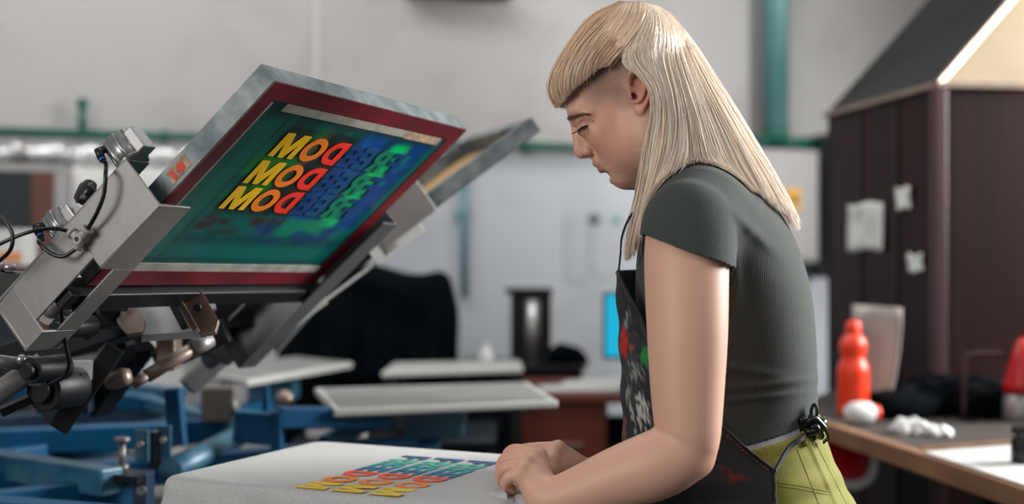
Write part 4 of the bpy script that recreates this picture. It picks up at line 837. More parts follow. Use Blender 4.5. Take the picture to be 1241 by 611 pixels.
def torso(grow=0.0, z0=None, z1=None, p=2.25, extra=None):
    def fn(x, y, z):
        cx = np.interp(z, zs, TXs); a = np.interp(z, zs, TAs)+grow; b = np.interp(z, zs, TBs)+grow
        dx, dy = x-cx, y-YT; lf = dx*fx+dy*fy; ls = dx*sx_+dy*sy_
        r = (np.abs(lf/a)**p+np.abs(ls/b)**p)**(1/p); d = (r-1)*np.minimum(a, b)
        # rounded ends in z
        t = np.maximum(z-(z1 if z1 is not None else 9), (z0 if z0 is not None else -9)-z)
        d = np.maximum(d, t)+0*x
        if extra is not None: d = d+extra(x, y, z, lf, ls)
        return d
    return fn
hb_ = .0015
def PP(px, py, lat): return P(px, py, 1.79+lat)
dn = Vector((.57, 0, -.82)).normalized(); fo = Vector((-.82, 0, -.57)).normalized()      # down the face, forward out of the face
ps = math.radians(12); Rz = Matrix.Rotation(-ps, 3, 'Z'); dn = Rz @ dn; fo = Rz @ fo; la = dn.cross(fo).normalized()
if la.y < 0: la = -la
HAX = (fo, dn, la)
body = SDF((-.06, 1.50, .86), (.50, 2.08, 1.66), hb_)
B = body
zlo, zhi = zt(640), zt(192)
B.apply(torso(0.0, zlo, zhi), (.10, 1.58, zlo), (.48, 2.02, zhi), 0)
# neck
B.cap(P(834, 226, 1.80), P(804, 150, 1.79), .052, .048, k=.04)
# skull and face
B.ell(PP(762, 77, 0), (.079, .071, .069), HAX, k=.02)
B.ell(PP(723, 104, 0), (.048, .048, .056), HAX, k=.02)
B.ell(PP(742, 150, 0), (.038, .056, .050), HAX, k=.02)
B.ell(PP(706, 137, 0), (.017, .014, .047), HAX, k=.02)
for lt in (-1, 1):
    B.ell(PP(727, 164, .034*lt), (.016, .022, .016), HAX, k=.02)           # cheek bones
    B.cap(PP(757, 208, .012*lt), PP(788, 166, .042*lt), .012, .015, k=.045)   # jaw
    B.cap(PP(788, 168, .043*lt), PP(782, 125, .046*lt), .014, .012, k=.05)
    B.ell(PP(750, 184, .026*lt), (.018, .024, .020), HAX, k=.02)
B.ell(PP(742, 192, 0), (.0205, .025, .027), HAX, k=.014)
B.ell(PP(755.5, 212.5, 0), (.0135, .0115, .018), HAX, k=.014)
# eye sockets and lids
for lt in (-1, 1):
    B.ell(PP(699, 153, .033*lt), (.010, .009, .013), HAX, k=.014, op='s')
    B.ell(PP(710, 156, .032*lt), (.0125, .0112, .0135), HAX, k=.006)
    B.cap(PP(701, 145, .016*lt), PP(712, 139, .044*lt), .006, .005, k=.012)
# nose
B.chain([PP(697, 148, 0), PP(700, 168, 0), PP(704, 184, 0)], [.0062, .0066, .0090], k=.006)
B.cap(PP(706, 184.5, 0), PP(716, 188, 0), .0070, .0045, k=.006)
for lt in (-1, 1):
    B.ell(PP(712.5, 182.5, .0125*lt), (.0080, .0070, .0060), HAX, k=.004)
    B.ell(PP(711, 189.5, .0072*lt), (.0042, .0026, .0026), HAX, k=.002, op='s')
    B.ell(PP(719, 180.5, .0190*lt), (.0028, .0060, .0026), HAX, k=.005, op='s')
# lips
B.cap(PP(725, 195.5, -.015), PP(725, 195.5, .015), .0060, k=.007); B.ell(PP(724.8, 197, 0), (.0072, .0048, .014), HAX, k=.005)
B.ell(PP(731.5, 204.8, 0), (.0074, .0054, .0155), HAX, k=.005)
B.cap(PP(722.5, 201.0, 0), PP(735.0, 197.5, -.0235), .0020, .0011, k=.0030, op='s'); B.cap(PP(722.5, 201.0, 0), PP(735, 197.5, .0235), .0020, .0011, k=.003, op='s')
B.ell(PP(736.5, 211, 0), (.0042, .0045, .014), HAX, k=.010, op='s')
B.ell(PP(720, 166, 0), (.0175, .028, .0165), HAX, k=.008)
scalp_arr = body.a.copy()
# ears
for lt in (-1, 1):
    L = lambda px, py, o: PP(px, py, lt*(.0600+o))
    B.ell(L(774, 113, .003), (.0135, .024, .0062), HAX, k=.008)
    B.chain([L(766, 106, .009), L(762, 97, .013), L(764, 89, .016), L(771, 84.5, .018), L(779, 87, .019), L(785, 94, .019), L(788, 104, .018), L(787, 115, .016), L(783, 125, .013), L(778, 133, .010)], [.0022, .0028, .0032, .0035, .0036, .0036, .0034, .0031, .0030, .0034], k=.0035)
    B.ell(L(775, 133, .009), (.0062, .0075, .0036), HAX, k=.004)
    B.ell(L(772, 112, .014), (.0080, .0125, .0080), HAX, k=.004, op='s')
    B.chain([L(776, 93, .012), L(781, 102, .0135), L(780, 113, .013), L(775, 122, .012), L(768, 124, .011)], [.0024, .0028, .0028, .0026, .0022], k=.003)
    B.ell(L(779, 98, .0165), (.0035, .008, .003), HAX, k=.003, op='s')
    B.cap(L(763, 113, .012), L(764, 118, .012), .0030, .0028, k=.003)
    B.ell(L(768, 116, .008), (.0032, .0045, .007), HAX, k=.002, op='s')
# near arm
B.cap(P(848, 256, 1.672), P(835, 276, 1.635), .044, .048, k=.03)
B.chain([P(833, 275, 1.630), P(832, 330, 1.608), P(833, 400, 1.59), P(833, 470, 1.58), P(834, 535, 1.572)], [.0490, .0490, .0465, .0420, .0360], k=.004)
B.cap(P(838, 548, 1.572), P(845, 562, 1.572), .020, .016, k=.02)
B.chain([P(828, 548, 1.572), P(790, 566, 1.575), P(745, 581, 1.583), P(705, 596, 1.592), P(676, 605, 1.600), P(661, 605, 1.606)], [.036, .0385, .0340, .0285, .0250, .0235], k=.004)
# far arm
B.cap(P(905, 245, 1.93), P(898, 270, 1.965), .045, .050, k=.04)
B.chain([P(898, 262, 1.965), P(890, 400, 1.975), P(858, 540, 1.95)], [.052, .045, .036], k=.02)
B.chain([P(858, 546, 1.95), P(812, 560, 1.90), P(765, 571, 1.835), P(735, 577, 1.79), P(718, 578, 1.770)], [.036, .035, .029, .023, .0195], k=.004)
# near hand
def hand(Wr, mcps, fingers, thumb, rw=.019, rm=.0108, kk=.010):
    for (m, r) in mcps: B.cap(Wr, m, rw*.80, r, k=kk)
    for i in range(len(mcps)-1): B.cap(mcps[i][0], mcps[i+1][0], .0088, .0088, k=.006)
    for pts, rs in fingers: B.chain(pts, rs, k=.0015, ki=.0012)
    for pts, rs in thumb: B.chain(pts, rs, k=.006)
Wn = P(659, 601, 1.608)
mc = [(P(653, 553, 1.668), .0105), (P(645, 558, 1.648), .0112), (P(636, 565, 1.628), .0108), (P(630, 575, 1.610), .0100)]
hand(Wn, mc, [
  ([mc[0][0], P(623.5, 546.5, 1.680), P(613.5, 558, 1.690), P(615, 574, 1.692)], [.0098, .0090, .0078, .0072]),
  ([mc[1][0], P(615.5, 556.5, 1.655), P(607, 570, 1.664), P(612, 584, 1.668)], [.0100, .0090, .0078, .0072]),
  ([mc[2][0], P(611.5, 568, 1.630), P(606.5, 579, 1.640), P(613, 588, 1.648)], [.0098, .0086, .0076, .0070]),
  ([mc[3][0], P(617, 579, 1.612), P(613.0, 587, 1.622), P(620, 594, 1.630)], [.0090, .0078, .0070, .0064])],
  [([P(664, 592, 1.615), P(656, 585, 1.66), P(642, 582, 1.69), P(630, 584, 1.705)], [.015, .0125, .0095, .0082])], rw=.023)
Wf = P(716, 576, 1.768)
mf = [(P(676, 543.5, 1.745), .0105), (P(670, 550, 1.728), .0110), (P(667, 560, 1.712), .0105), (P(668, 571, 1.700), .0098)]
hand(Wf, mf, [
  ([mf[0][0], P(648, 544, 1.742), P(632, 546.5, 1.738), P(622, 556, 1.735)], [.0098, .0086, .0078, .0070]),
  ([mf[1][0], P(643, 552, 1.722), P(628, 560, 1.718), P(622, 572, 1.716)], [.0098, .0086, .0078, .0070]),
  ([mf[2][0], P(645, 566, 1.705), P(632, 574, 1.703), P(626, 584, 1.703)], [.0095, .0084, .0076, .0070]),
  ([mf[3][0], P(650, 578, 1.695), P(640, 585, 1.694), P(633, 592, 1.694)], [.0088, .0078, .0070, .0064])],
  [([P(706, 582, 1.75), P(692, 588, 1.725), P(680, 594, 1.71), P(668, 598, 1.70)], [.015, .0125, .0098, .0082])], rw=.018)

def skin_color(v):
    def L(c): return np.array(lin(c)[:3])
    n = len(v); c = np.zeros((n, 3))+L((218, 170, 147)); q = lambda p: np.array(PP(*p))
    def d(p, r, ax=HAX):
        w = v-np.array(p); e = sum(((w@np.array(list(ax[i])))/r[i])**2 for i in range(3)); return np.clip(1.6-np.sqrt(e)*1.0, 0, 1)
    def mix(m, col): 
        nonlocal c; m = np.clip(m, 0, 1)[:, None]; c = c*(1-m)+L(col)*m
    head = v[:, 2] > 1.36
    for lt in (-1, 1):
        mix(d(PP(735, 165, .045*lt), (.03, .035, .03))*.40, (206, 132, 112))
        # shaved temple stubble between ear, fringe and crown
        w = v-np.array(PP(742, 92, .062*lt)); a1 = w@np.array(list(fo)); a2 = w@np.array(list(dn)); 
        nse = np.sin(v[:, 0]*2300)*np.sin(v[:, 1]*2100+v[:, 2]*1900)
        m = .75*np.clip(1.25-np.sqrt((a1/.042)**2+((a2+.006)/.030)**2), 0, .55)*1.5; mix(m*(.82+.18*nse)*head*(np.abs(v[:, 1]-1.79) > .02), (128, 110, 98))
        m = np.clip(1.3-np.sqrt(((v-np.array(PP(757, 118, .062*lt)))**2).sum(1))/.016, 0, .5)*.9; mix(m, (148, 122, 106))
        mix(d(PP(775, 112, .075*lt), (.014, .024, .012))*.5, (208, 118, 96)); mix(d(PP(768, 116, .066*lt), (.003, .004, .006)), (92, 40, 32))
        mix(d(PP(707, 150, .034*lt), (.010, .006, .014))*.5, (160, 104, 88))
        mix(d(PP(711, 190, .0072*lt), (.003, .002, .0025)), (96, 44, 36)); mix(d(PP(706, 147, .034*lt), (.0085, .0018, .012))*.6, (118, 70, 58))  # shade of nostrils and lid crease painted into the skin
    mix(d(PP(702, 186, 0), (.010, .008, .012))*.3, (214, 140, 124))
    def seg(a, b, r0, r1):
        a, b = np.array(PP(*a)), np.array(PP(*b)); t = np.clip(((v-a)@(b-a))/((b-a)@(b-a)), 0, 1); dd = np.sqrt((((v-a)-t[:, None]*(b-a))**2).sum(1)); return np.clip(1.5-dd/(r0+(r1-r0)*t), 0, 1)
    for lt in (-1, 1):
        mix(seg((722.5, 198, 0), (734.5, 196.2, .0235*lt), .0042, .0014)*.75, (164, 88, 78)); mix(seg((729, 205.5, 0), (735, 198.5, .0225*lt), .0050, .0014)*.75, (170, 92, 82))
        mix(seg((722, 201.6, 0), (735.5, 197.5, .0235*lt), .0014, .0011)*.9, (84, 38, 36))  # dark of the mouth slit painted in as shade
        mix(seg((700, 156.5, .028*lt), (711, 151, .043*lt), .0016, .0010)*.5, (90, 54, 46))
    lip = .5*np.maximum(d(PP(722.5, 198, 0), (.0070, .0036, .018)), d(PP(728.5, 205.5, 0), (.0075, .0042, .018)))
    mix(lip*1.2*.85, (158, 80, 72)); mix(d(PP(735, 198, -.0235), (.0045, .0014, .006))*.7, (112, 58, 50))
    for (px, py, Y) in ((623.5, 546.5, 1.68), (615.5, 556.5, 1.655), (611.5, 568, 1.63), (653, 553, 1.668), (645, 558, 1.648), (676, 543, 1.745)):
        m = np.clip(1-np.sqrt(((v-np.array(P(px, py, Y)))**2).sum(1))/.017, 0, 1); mix(m*.5, (206, 136, 116))
    mix(np.clip(1-np.sqrt(((v-np.array(P(848, 562, 1.565)))**2).sum(1))/.04, 0, 1)*.5, (208, 142, 122))
    m = np.clip(1.0-np.sqrt(((v-np.array(P(719, 147, 1.742)))**2).sum(1))/.0016, 0, 1); mix(m*3*(m > 0), (70, 40, 32))
    return c
skin = mat('skin', (206, 158, 136), .48, 0, attr='col', sss=.12, spec=.4, bump=.10, bscale=420)
b_o = body.obj('body', skin, her, colfn=skin_color)
def bare_sdf(x, y, z): return None

# eyebrow and lashes, near and far
def hairs(name, items, m, par, r=.00022):
    mb = MB()
    for pts in items: mb.tube(pts, [r*1.1]+[r]*(len(pts)-2)+[r*.35], 4, cap=False)
    return mb.build(name, m, par)
browm = mat('brow_hair', (96, 66, 50), .6); lashm = mat('lash_hair', (26, 16, 14), .5)
from mathutils.bvhtree import BVHTree
dg = bpy.context.evaluated_depsgraph_get(); _ow = ORG[her.name]
me_ = b_o.data; nv = len(me_.vertices); co = np.zeros(nv*3); me_.vertices.foreach_get('co', co); co = co.reshape(-1, 3)+np.array(_ow)
pl_ = np.zeros(len(me_.polygons)*4, dtype=np.int32); me_.loops.foreach_get('vertex_index', pl_); pl_ = pl_.reshape(-1, 4)
hm = co[pl_[:, 0], 2] > 1.34; sub = pl_[hm]; uq, inv = np.unique(sub.ravel(), return_inverse=True)
bvh = BVHTree.FromPolygons(co[uq].tolist(), inv.reshape(-1, 4).tolist())
def face_hit(px, py, far=False):
    """point of the head's surface at a pixel (near side), or mirrored to her far side"""
    r = Vector(((px-CX)/F, 1, -(py-CY)/F)).normalized(); h_, n_, *_ = bvh.ray_cast(Vector((0, 0, CZ)), r)
    return (h_, n_) if h_ is not None else (PP(px, py, -.03), Vector((0, -1, 0)))
items = []
for i in range(240):
    t = rng.random(); x = 686.5+t*26; y = 143.2-5.2*math.sin(t*1.9)+rng.normal(0, 1.25*(1-t*.55)); h_, n_ = face_hit(x, y)
    dr = Vector((.9, 0, .10-.25*t+rng.normal(0, .1))); dr = (dr-n_*dr.dot(n_)).normalized(); L = .0055
    items.append([h_+n_*.0002, h_+n_*.0010+dr*L*.5, h_+n_*.0006+dr*L])
hairs('eyebrow', items, browm, her, .00019)
items = []
def lidp(t): return face_hit(699.5+13.5*t, 158.5-6.5*t-1.6*math.sin(t*math.pi))
for i in range(70):
    t = rng.random(); h_, n_ = lidp(t); o = Vector((-.75+.35*t, -.15-.3*t, -.42)).normalized()
    L = .0100*(.8+.3*rng.random()); items.append([h_, h_+o*L*.45+Vector((0, 0, -.0012)), h_+o*L+Vector((-.0006, 0, -.0004))])
hairs('eyelashes', items, lashm, her, .00030)
mb = MB(); mb.tube([lidp(t)[0]+lidp(t)[1]*.0001 for t in np.linspace(0, 1, 12)], [.0004]+[.0008]*9+[.0006, .0003], 6); mb.build('lash_line', lashm, her)

# ------------------------------------------------------------------ clothes
knit = bpy.data.materials.new('ribbed_knit'); knit.use_nodes = True; t_ = knit.node_tree; b_ = t_.nodes['Principled BSDF']; b_.inputs['Roughness'].default_value = .92; b_.inputs['Sheen Weight'].default_value = .25; b_.inputs['Sheen Roughness'].default_value = .4
b_.inputs['Sheen Tint'].default_value = lin((170, 176, 170))
c_ = t_.nodes.new('ShaderNodeTexCoord'); n_ = t_.nodes.new('ShaderNodeTexNoise'); n_.inputs['Scale'].default_value = 420; n_.inputs['Detail'].default_value = 5; x_ = t_.nodes.new('ShaderNodeMix'); x_.data_type = 'RGBA'; x_.inputs['A'].default_value = lin((45, 51, 48)); x_.inputs['B'].default_value = lin((68, 74, 71))
m_ = t_.nodes.new('ShaderNodeMapping'); m_.inputs['Scale'].default_value = (1, 1, .25); t_.links.new(c_.outputs['Object'], m_.inputs[0]); t_.links.new(m_.outputs[0], n_.inputs['Vector']); t_.links.new(n_.outputs['Fac'], x_.inputs['Factor']); t_.links.new(x_.outputs['Result'], b_.inputs['Base Color'])
w_ = t_.nodes.new('ShaderNodeTexWave'); w_.inputs['Scale'].default_value = 150; w_.bands_direction = 'DIAGONAL'; w_.inputs['Distortion'].default_value = .6; mm_ = t_.nodes.new('ShaderNodeMapping'); mm_.inputs['Scale'].default_value = (1, 1, .04); t_.links.new(c_.outputs['Object'], mm_.inputs[0]); t_.links.new(mm_.outputs[0], w_.inputs['Vector'])
u_ = t_.nodes.new('ShaderNodeBump'); u_.inputs['Strength'].default_value = .28; u_.inputs['Distance'].default_value = .0008; t_.links.new(w_.outputs['Fac'], u_.inputs['Height']); t_.links.new(u_.outputs[0], b_.inputs['Normal'])

hs = .002
def sleeve(Bq, g):
    Bq.cap(P(850, 252, 1.676), P(836, 272, 1.638), .045+g, .049+g, k=.035)
    Bq.chain([P(834, 272, 1.634), P(833, 300, 1.620), P(832, 345, 1.604)], [.0505+g, .0515+g, .0525+g], k=.006)
    Bq.cap(P(905, 243, 1.93), P(898, 270, 1.965), .046+g, .052+g, k=.04)
    Bq.chain([P(898, 262, 1.965), P(893, 330, 1.972)], [.053+g, .052+g], k=.02)
shirt = SDF((.08, 1.53, zt(560)), (.50, 2.08, zt(170)), hs)
# shaping folds: from the armpit across the back and above the hem
def folds(x, y, z, lf, ls):
    px = CX+x/y*F; py = CY-(z-CZ)/y*F
    f = -.0045*np.exp(-((py-(250+(px-880)*.9))/11)**2)*np.exp(-((px-900)/34)**2)
    f = f-.0040*np.exp(-((py-(292+(px-885)*-.45))/8)**2)*np.exp(-((px-905)/26)**2)
    f = f-.0035*np.exp(-((px-(893+(py-350)*.05))/7)**2)*np.exp(-((py-350)/70)**2)
    f = f-.0030*np.exp(-((py-(470+(px-900)*-.12))/5)**2)*np.exp(-((px-930)/60)**2)-.0026*np.exp(-((py-(484+(px-900)*-.10))/4)**2)*np.exp(-((px-915)/50)**2)
    f = f-.0028*np.exp(-((py-(448+(px-900)*.16))/6)**2)*np.exp(-((px-900)/40)**2)-.003*np.exp(-((px-(925-(py-230)*.25))/8)**2)*np.exp(-((py-225)/34)**2)
    return f
shirt.apply(torso(.0070, zt(555), zt(196), extra=folds), (.09, 1.56, zt(555)), (.49, 2.04, zt(196)), 0)
torso_arr = shirt.a.copy()
shirt.cap(P(832, 212, 1.80), P(812, 200, 1.795), .062, .058, k=.04)
sleeve(shirt, .0045)
solid_shirt = shirt.a.copy(); inner = shirt.a+.0026
# subtract the inside, everything beyond the hems and the neck opening
x = (shirt.lo[0]+hs*np.arange(shirt.n[0]))[:, None, None].astype(np.float32); y = (shirt.lo[1]+hs*np.arange(shirt.n[1]))[None, :, None].astype(np.float32); z = (shirt.lo[2]+hs*np.arange(shirt.n[2]))[None, None, :].astype(np.float32)
shell = np.maximum(shirt.a, -inner)
px_ = CX+x/y*F; py_ = CY-(z-CZ)/y*F
def plane(a, b, c):    # signed distance, positive on the side of the normal
    a, b, c = Vector(a), Vector(b), Vector(c); n = (b-a).cross(c-a).normalized(); return n, -n.dot(a)
# waist hem: slightly tilted plane, lower at her front
hn = Vector((.24, 0, -1)).normalized(); hp = P(985, 497, 1.8); hem = (x-hp.x)*hn.x+(z-hp.z)*hn.z
shell = np.maximum(shell, hem.astype(np.float32))
# sleeve hem near: plane through (785,290) and (885,327) at the arm
sa, sb_ = P(785, 287, 1.61), P(885, 324, 1.61); dv = (sb_-sa).normalized(); nn = Vector((dv.z, 0, -dv.x)); nn = nn if nn.z < 0 else -nn
sl = ((x-sa.x)*nn.x+(z-sa.z)*nn.z-.0026*np.sin((px_-785)/100*math.pi)).astype(np.float32)
near = (y < 1.70) & (torso_arr > .006)
armd = np.sqrt((x-P(833, 300, 1.617).x)**2+(y-1.612)**2)
shell = np.where(near & (sl > 0) & (armd < .085), np.maximum(shell, sl), shell)
far_ = (y > 1.93)
sl2 = (P(895, 322, 1.97).z-z).astype(np.float32); shell = np.where(far_ & (sl2 > 0) & (armd > .2) & (np.abs(x-P(895, 300, 1.97).x) < .07), np.maximum(shell, sl2), shell)
nk = P(812, 200, 1.795); no = Vector((-.45, 0, .89)).normalized(); neckcut = ((x-nk.x)*no.x+(z-nk.z)*no.z-.004).astype(np.float32)
shell = np.maximum(shell, np.where((np.abs(y-1.795) < .09) & (x < nk.x+.07), neckcut, -1).astype(np.float32))
shirt.a = shell.astype(np.float32)
sh = shirt.obj('t_shirt', knit, her); tag(sh, 'dark grey ribbed cropped t-shirt')
# hems as slightly thicker bands following the sleeve
def ring_on_arm(sa, sb_, r, n=48):
    c = (sa+sb_)/2; ax = (sb_-sa).normalized(); oth = Vector((0, 1, 0)); R_ = (sb_-sa).length/2; return [c+ax*R_*math.cos(2*math.pi*i/n)+oth*r*math.sin(2*math.pi*i/n) for i in range(n+1)]
# undershirt strip + trousers
def band(z0fn, name, grow, pya, pyb, m, th=.003, tilt=.23, hq=.002):
    s = SDF((.10, 1.58, zt(pyb)-.09), (.50, 2.02, zt(pya)+.03), hq); s.apply(torso(grow), (.1, 1.58, zt(pyb)-.09), (.5, 2.02, zt(pya)+.03), 0); i = s.a+th
    x = (s.lo[0]+hq*np.arange(s.n[0]))[:, None, None]; z = (s.lo[2]+hq*np.arange(s.n[2]))[None, None, :]; hn = Vector((-tilt, 0, 1)).normalized()
    up = (x-P(985, 0, 1.8).x)*hn.x+(z-zt(pya))*hn.z; dnn = -((x-P(985, 0, 1.8).x)*hn.x+(z-zt(pyb))*hn.z)
    s.a = np.maximum(np.maximum(s.a, -i), np.maximum(up, dnn)).astype(np.float32); return s.obj(name, m, her)
band(None, 'undershirt', .0048, 480, 508, mat('pale_vest', (168, 170, 172), .85), .0025)
olive = mat('lime_denim', (134, 132, 46), .85, 0, (116, 114, 38), 60, .6, .14, 500)
ht = .0028
tr = SDF((-.02, 1.52, .04), (.56, 2.08, zt(498)), ht)
ztr = zt(640)
tr.apply(torso(.0085, zt(720), zt(500)), (.08, 1.55, zt(720)), (.5, 2.05, zt(500)), 0)
hip = [Vector((.375, 1.72, .86)), Vector((.345, 1.90, .86))]
kn_ = [Vector((.30, 1.70, .48)), Vector((.33, 1.93, .48))]; an_ = [Vector((.36, 1.68, .08)), Vector((.43, 1.93, .08))]
for i in (0, 1):
    tr.chain([hip[i], (hip[i]+kn_[i])/2, kn_[i], an_[i]], [.098, .088, .078, .066], k=.03)
    tr.ell(hip[i]+Vector((.045, 0, -.01)), (.085, .08, .10), k=.05)
x = (tr.lo[0]+ht*np.arange(tr.n[0]))[:, None, None].astype(np.float32); y = (tr.lo[1]+ht*np.arange(tr.n[1]))[None, :, None].astype(np.float32); z = (tr.lo[2]+ht*np.arange(tr.n[2]))[None, None, :].astype(np.float32)
px_ = CX+x/y*F; py_ = CY-(z-CZ)/y*F
tr.a += (.0022*np.exp(-((px_-(985+(py_-545)*.45))/3.2)**2)*(py_ > 525)*(-1)+.0025*np.sin((px_*.05+py_*.16))*np.clip((py_-540)/60, 0, 1)*np.exp(-((px_-1000)/40)**2)).astype(np.float32)
hemt = ((x-P(985, 0, 1.8).x)*-.23+(z-zt(504))).astype(np.float32); tr.a = np.maximum(tr.a, hemt)
inn = tr.a+.004; tr.a = np.maximum(tr.a, np.maximum(-9, (.06-z)).astype(np.float32))
trou = tr.obj('trousers', olive, her); tag(trou, 'lime green denim trousers')
# seams, waistband and pocket stitching on the trousers
def on_surf(bv, px, py, off=.0006):
    r = Vector(((px-CX)/F, 1, -(py-CY)/F)).normalized(); h_, n_, *_ = bv.ray_cast(Vector((0, 0, CZ)), r)
    return (h_+n_*off) if h_ is not None else None
def bvh_of(o):
    me = o.data; c = np.zeros(len(me.vertices)*3); me.vertices.foreach_get('co', c); c = c.reshape(-1, 3)+np.array(ORG[o.name]); p = np.zeros(len(me.polygons)*4, dtype=np.int32); me.loops.foreach_get('vertex_index', p)
    return BVHTree.FromPolygons(c.tolist(), p.reshape(-1, 4).tolist())
bt = bvh_of(trou)
seamm = mat('olive_seam', (122, 122, 44), .8)
def seam(name, pts, r, m, par, bv, n=8, off=.0002, dash=False):
    q = [on_surf(bv, p.x, p.y, off) for p in spline([(a, b, 0) for a, b in pts], n)]; q = [p for p in q if p is not None]
    if len(q) < 2: return None
    mb = MB()
    if dash:
        for i in range(0, len(q)-1, 2): mb.tube([q[i], q[i+1]], r, 5)
    else: mb.tube(q, r, 6)
    return mb.build(name, m, par)
seam('waistband_seam', [(940, 553), (960, 545), (985, 535), (1000, 532)], .00042, seamm, trou, bt)
seam('side_seam', [(950, 548), (955, 580), (957, 609)], .00042, seamm, trou, bt) if False else None
seam('pocket_seam', [(938, 584), (975, 590), (1003, 596)], .00042, seamm, trou, bt); seam('pocket_seam', [(938, 588), (975, 594), (1004, 600)], .00042, seamm, trou, bt)
seam('back_seam', [(986, 533), (1000, 560), (1020, 600), (1026, 611)], .00042, seamm, trou, bt); seam('pocket_edge', [(966, 545), (984, 590), (992, 611)], .00042, seamm, trou, bt)
for (x0, y0, x1, y1) in ((972, 514, 974, 541),):
    q = [on_surf(bt, x0+(x1-x0)*i/6, y0+(y1-y0)*i/6, .0025) for i in range(7)]; q = [p for p in q if p]
    if len(q) > 1: mb = MB(); mb.tube(q, .0030, 8); mb.build('belt_loop', olive, trou)
# shoes
for i in (0, 1):
    c = an_[i]; mb = MB(); s = SDF((c.x-.22, c.y-.09, -.002), (c.x+.12, c.y+.09, .12), .004); s.ell((c.x-.10, c.y+.01, .035), (.10, .043, .036), k=.03); s.ell((c.x+.02, c.y, .05), (.055, .04, .055), k=.03)
    zz = (s.lo[2]+.004*np.arange(s.n[2]))[None, None, :]; s.a = np.maximum(s.a, (.002-zz)).astype(np.float32); s.obj('shoe', M['black'], her)

# apron: one sheet, hanging from the neck strap and wrapping the hips
denim = bpy.data.materials.new('apron_denim'); denim.use_nodes = True; t_ = denim.node_tree; b_ = t_.nodes['Principled BSDF']; b_.inputs['Roughness'].default_value = .8
a_ = t_.nodes.new('ShaderNodeAttribute'); a_.attribute_name = 'col'; t_.links.new(a_.outputs['Color'], b_.inputs['Base Color'])
n_ = t_.nodes.new('ShaderNodeTexNoise'); n_.inputs['Scale'].default_value = 700; c_ = t_.nodes.new('ShaderNodeTexCoord'); t_.links.new(c_.outputs['Object'], n_.inputs['Vector']); u_ = t_.nodes.new('ShaderNodeBump'); u_.inputs['Strength'].default_value = .3; u_.inputs['Distance'].default_value = .001; t_.links.new(n_.outputs['Fac'], u_.inputs['Height']); t_.links.new(u_.outputs[0], b_.inputs['Normal'])
APY = [328, 345, 375, 410, 440, 470, 500, 525, 545, 575, 611, 680, 760, 860, 960]
AFR = [747, 748, 750, 752, 754, 755, 756, 757, 758, 758, 757, 757, 760, 766, 772]      # front silhouette
AEN = [750, 758, 776, 792, 810, 840, 876, 908, 938, 939, 940, 942, 944, 946, 948]       # near edge
def apron_row(py):
    z = zt(py); fr = np.interp(py, APY, AFR); cx = float(np.interp(z, zs, TXs)) if z > zs[0] else float(TXs[0]); b = float(np.interp(z, zs, TBs))+.020
    S_ = cx-(fr-CX)/F*YT; a = math.sqrt(max(S_**2-(b*math.sin(PSI))**2, .001))/math.cos(PSI); a0 = float(np.interp(z, zs, TAs))+.020; return z, cx, max(a, a0 if py > 480 else a), b
def apt(py, th, g=0):
    z, cx, a, b = apron_row(py); p = 2.25; c, s = math.cos(th), math.sin(th); r = (abs(c/(a+g))**p+abs(s/(b+g))**p)**(-1/p)
    return Vector((cx, YT, z))+FW*(r*c)+SD*(r*s)
def th_for(px, py):   # near side angle at which the sheet is seen at px
    lo, hi = -math.radians(22), -math.radians(178)
    best = None
    for i in range(400):
        th = lo+(hi-lo)*i/399; q = apt(py, th); x = CX+q.x/q.y*F
        if best is None or abs(x-px) < best[0]: best = (abs(x-px), th)
        elif x > px: break
    return best[1]
nA, nC = 130, 150; grid = []; 
pys = np.linspace(328, 960, nA)
for py in pys:
    e = np.interp(py, APY, AEN); th0 = th_for(e, py)
    row = []
    for j in range(nC):
        t = j/(nC-1); th = th0*(1-t)+(-th0)*t; g = .0025*math.sin(th*7+py*.02)*min(1, max(0, (py-500)/120))+.0015*math.sin(py*.11+th*2)
        row.append(apt(py, th, g))
    grid.append(row)
G_ = np.array(grid); vA = G_.reshape(-1, 3)
def L3(c): return np.array(lin(c)[:3])
pxA = CX+vA[:, 0]/vA[:, 1]*F; pyA = CY-(vA[:, 2]-CZ)/vA[:, 1]*F
sA = (vA-np.array([0, YT, 0]))@np.array(SD)
ca = np.zeros((len(vA), 3))+L3((24, 30, 36))
def nz(s, sd): return vnoise(sA+3, vA[:, 2], s, sd)
fine = nz(220, 11)*.5+nz(90, 12)*.5; med = nz(40, 13); strk = vnoise(sA*1.5+vA[:, 2]*.9+5, vA[:, 2]*.5-sA*.4, 150, 15)
def blot(zc, sc, rz, rs, col, thr, gain=6, f=None):
    global ca
    m = np.clip(1-np.sqrt(((vA[:, 2]-zc)/rz)**2+((sA-sc)/rs)**2), 0, 1); f = (fine if f is None else f); m = np.clip((m*.9+f-thr)*gain, 0, 1)*(m > 0); ca = ca*(1-m[:, None])+L3(col)*m[:, None]
def blp(px, py, rx, ry, col, thr, gain=6, f=None, mx=1.0):
    global ca
    m = np.clip(1-np.sqrt(((pxA-px)/rx)**2+((pyA-py)/ry)**2), 0, 1)*(sA < .03); f = (fine if f is None else f); m = np.clip((m*.9+f-thr)*gain, 0, mx)*(m > 0); ca = ca*(1-m[:, None])+L3(col)*m[:, None]
fs1 = vnoise(pxA*.8+pyA*1.1, pyA*.25-pxA*.5, .55, 15); fs2 = vnoise(pxA, pyA, .45, 17); fs3 = vnoise(pxA*1.2, pyA, .9, 18)
mixf = fs2*.5+fs3*.5
blp(768, 440, 40, 110, (58, 62, 64), 1.0, 3, mixf, .8)
blp(760, 388, 9, 22, (136, 148, 158), 1.05, 5, fs1, .8); blp(757, 415, 8, 26, (176, 28, 20), .72, 5, mixf); blp(766, 424, 9, 12, (150, 70, 24), 1.0, 5, mixf, .8)
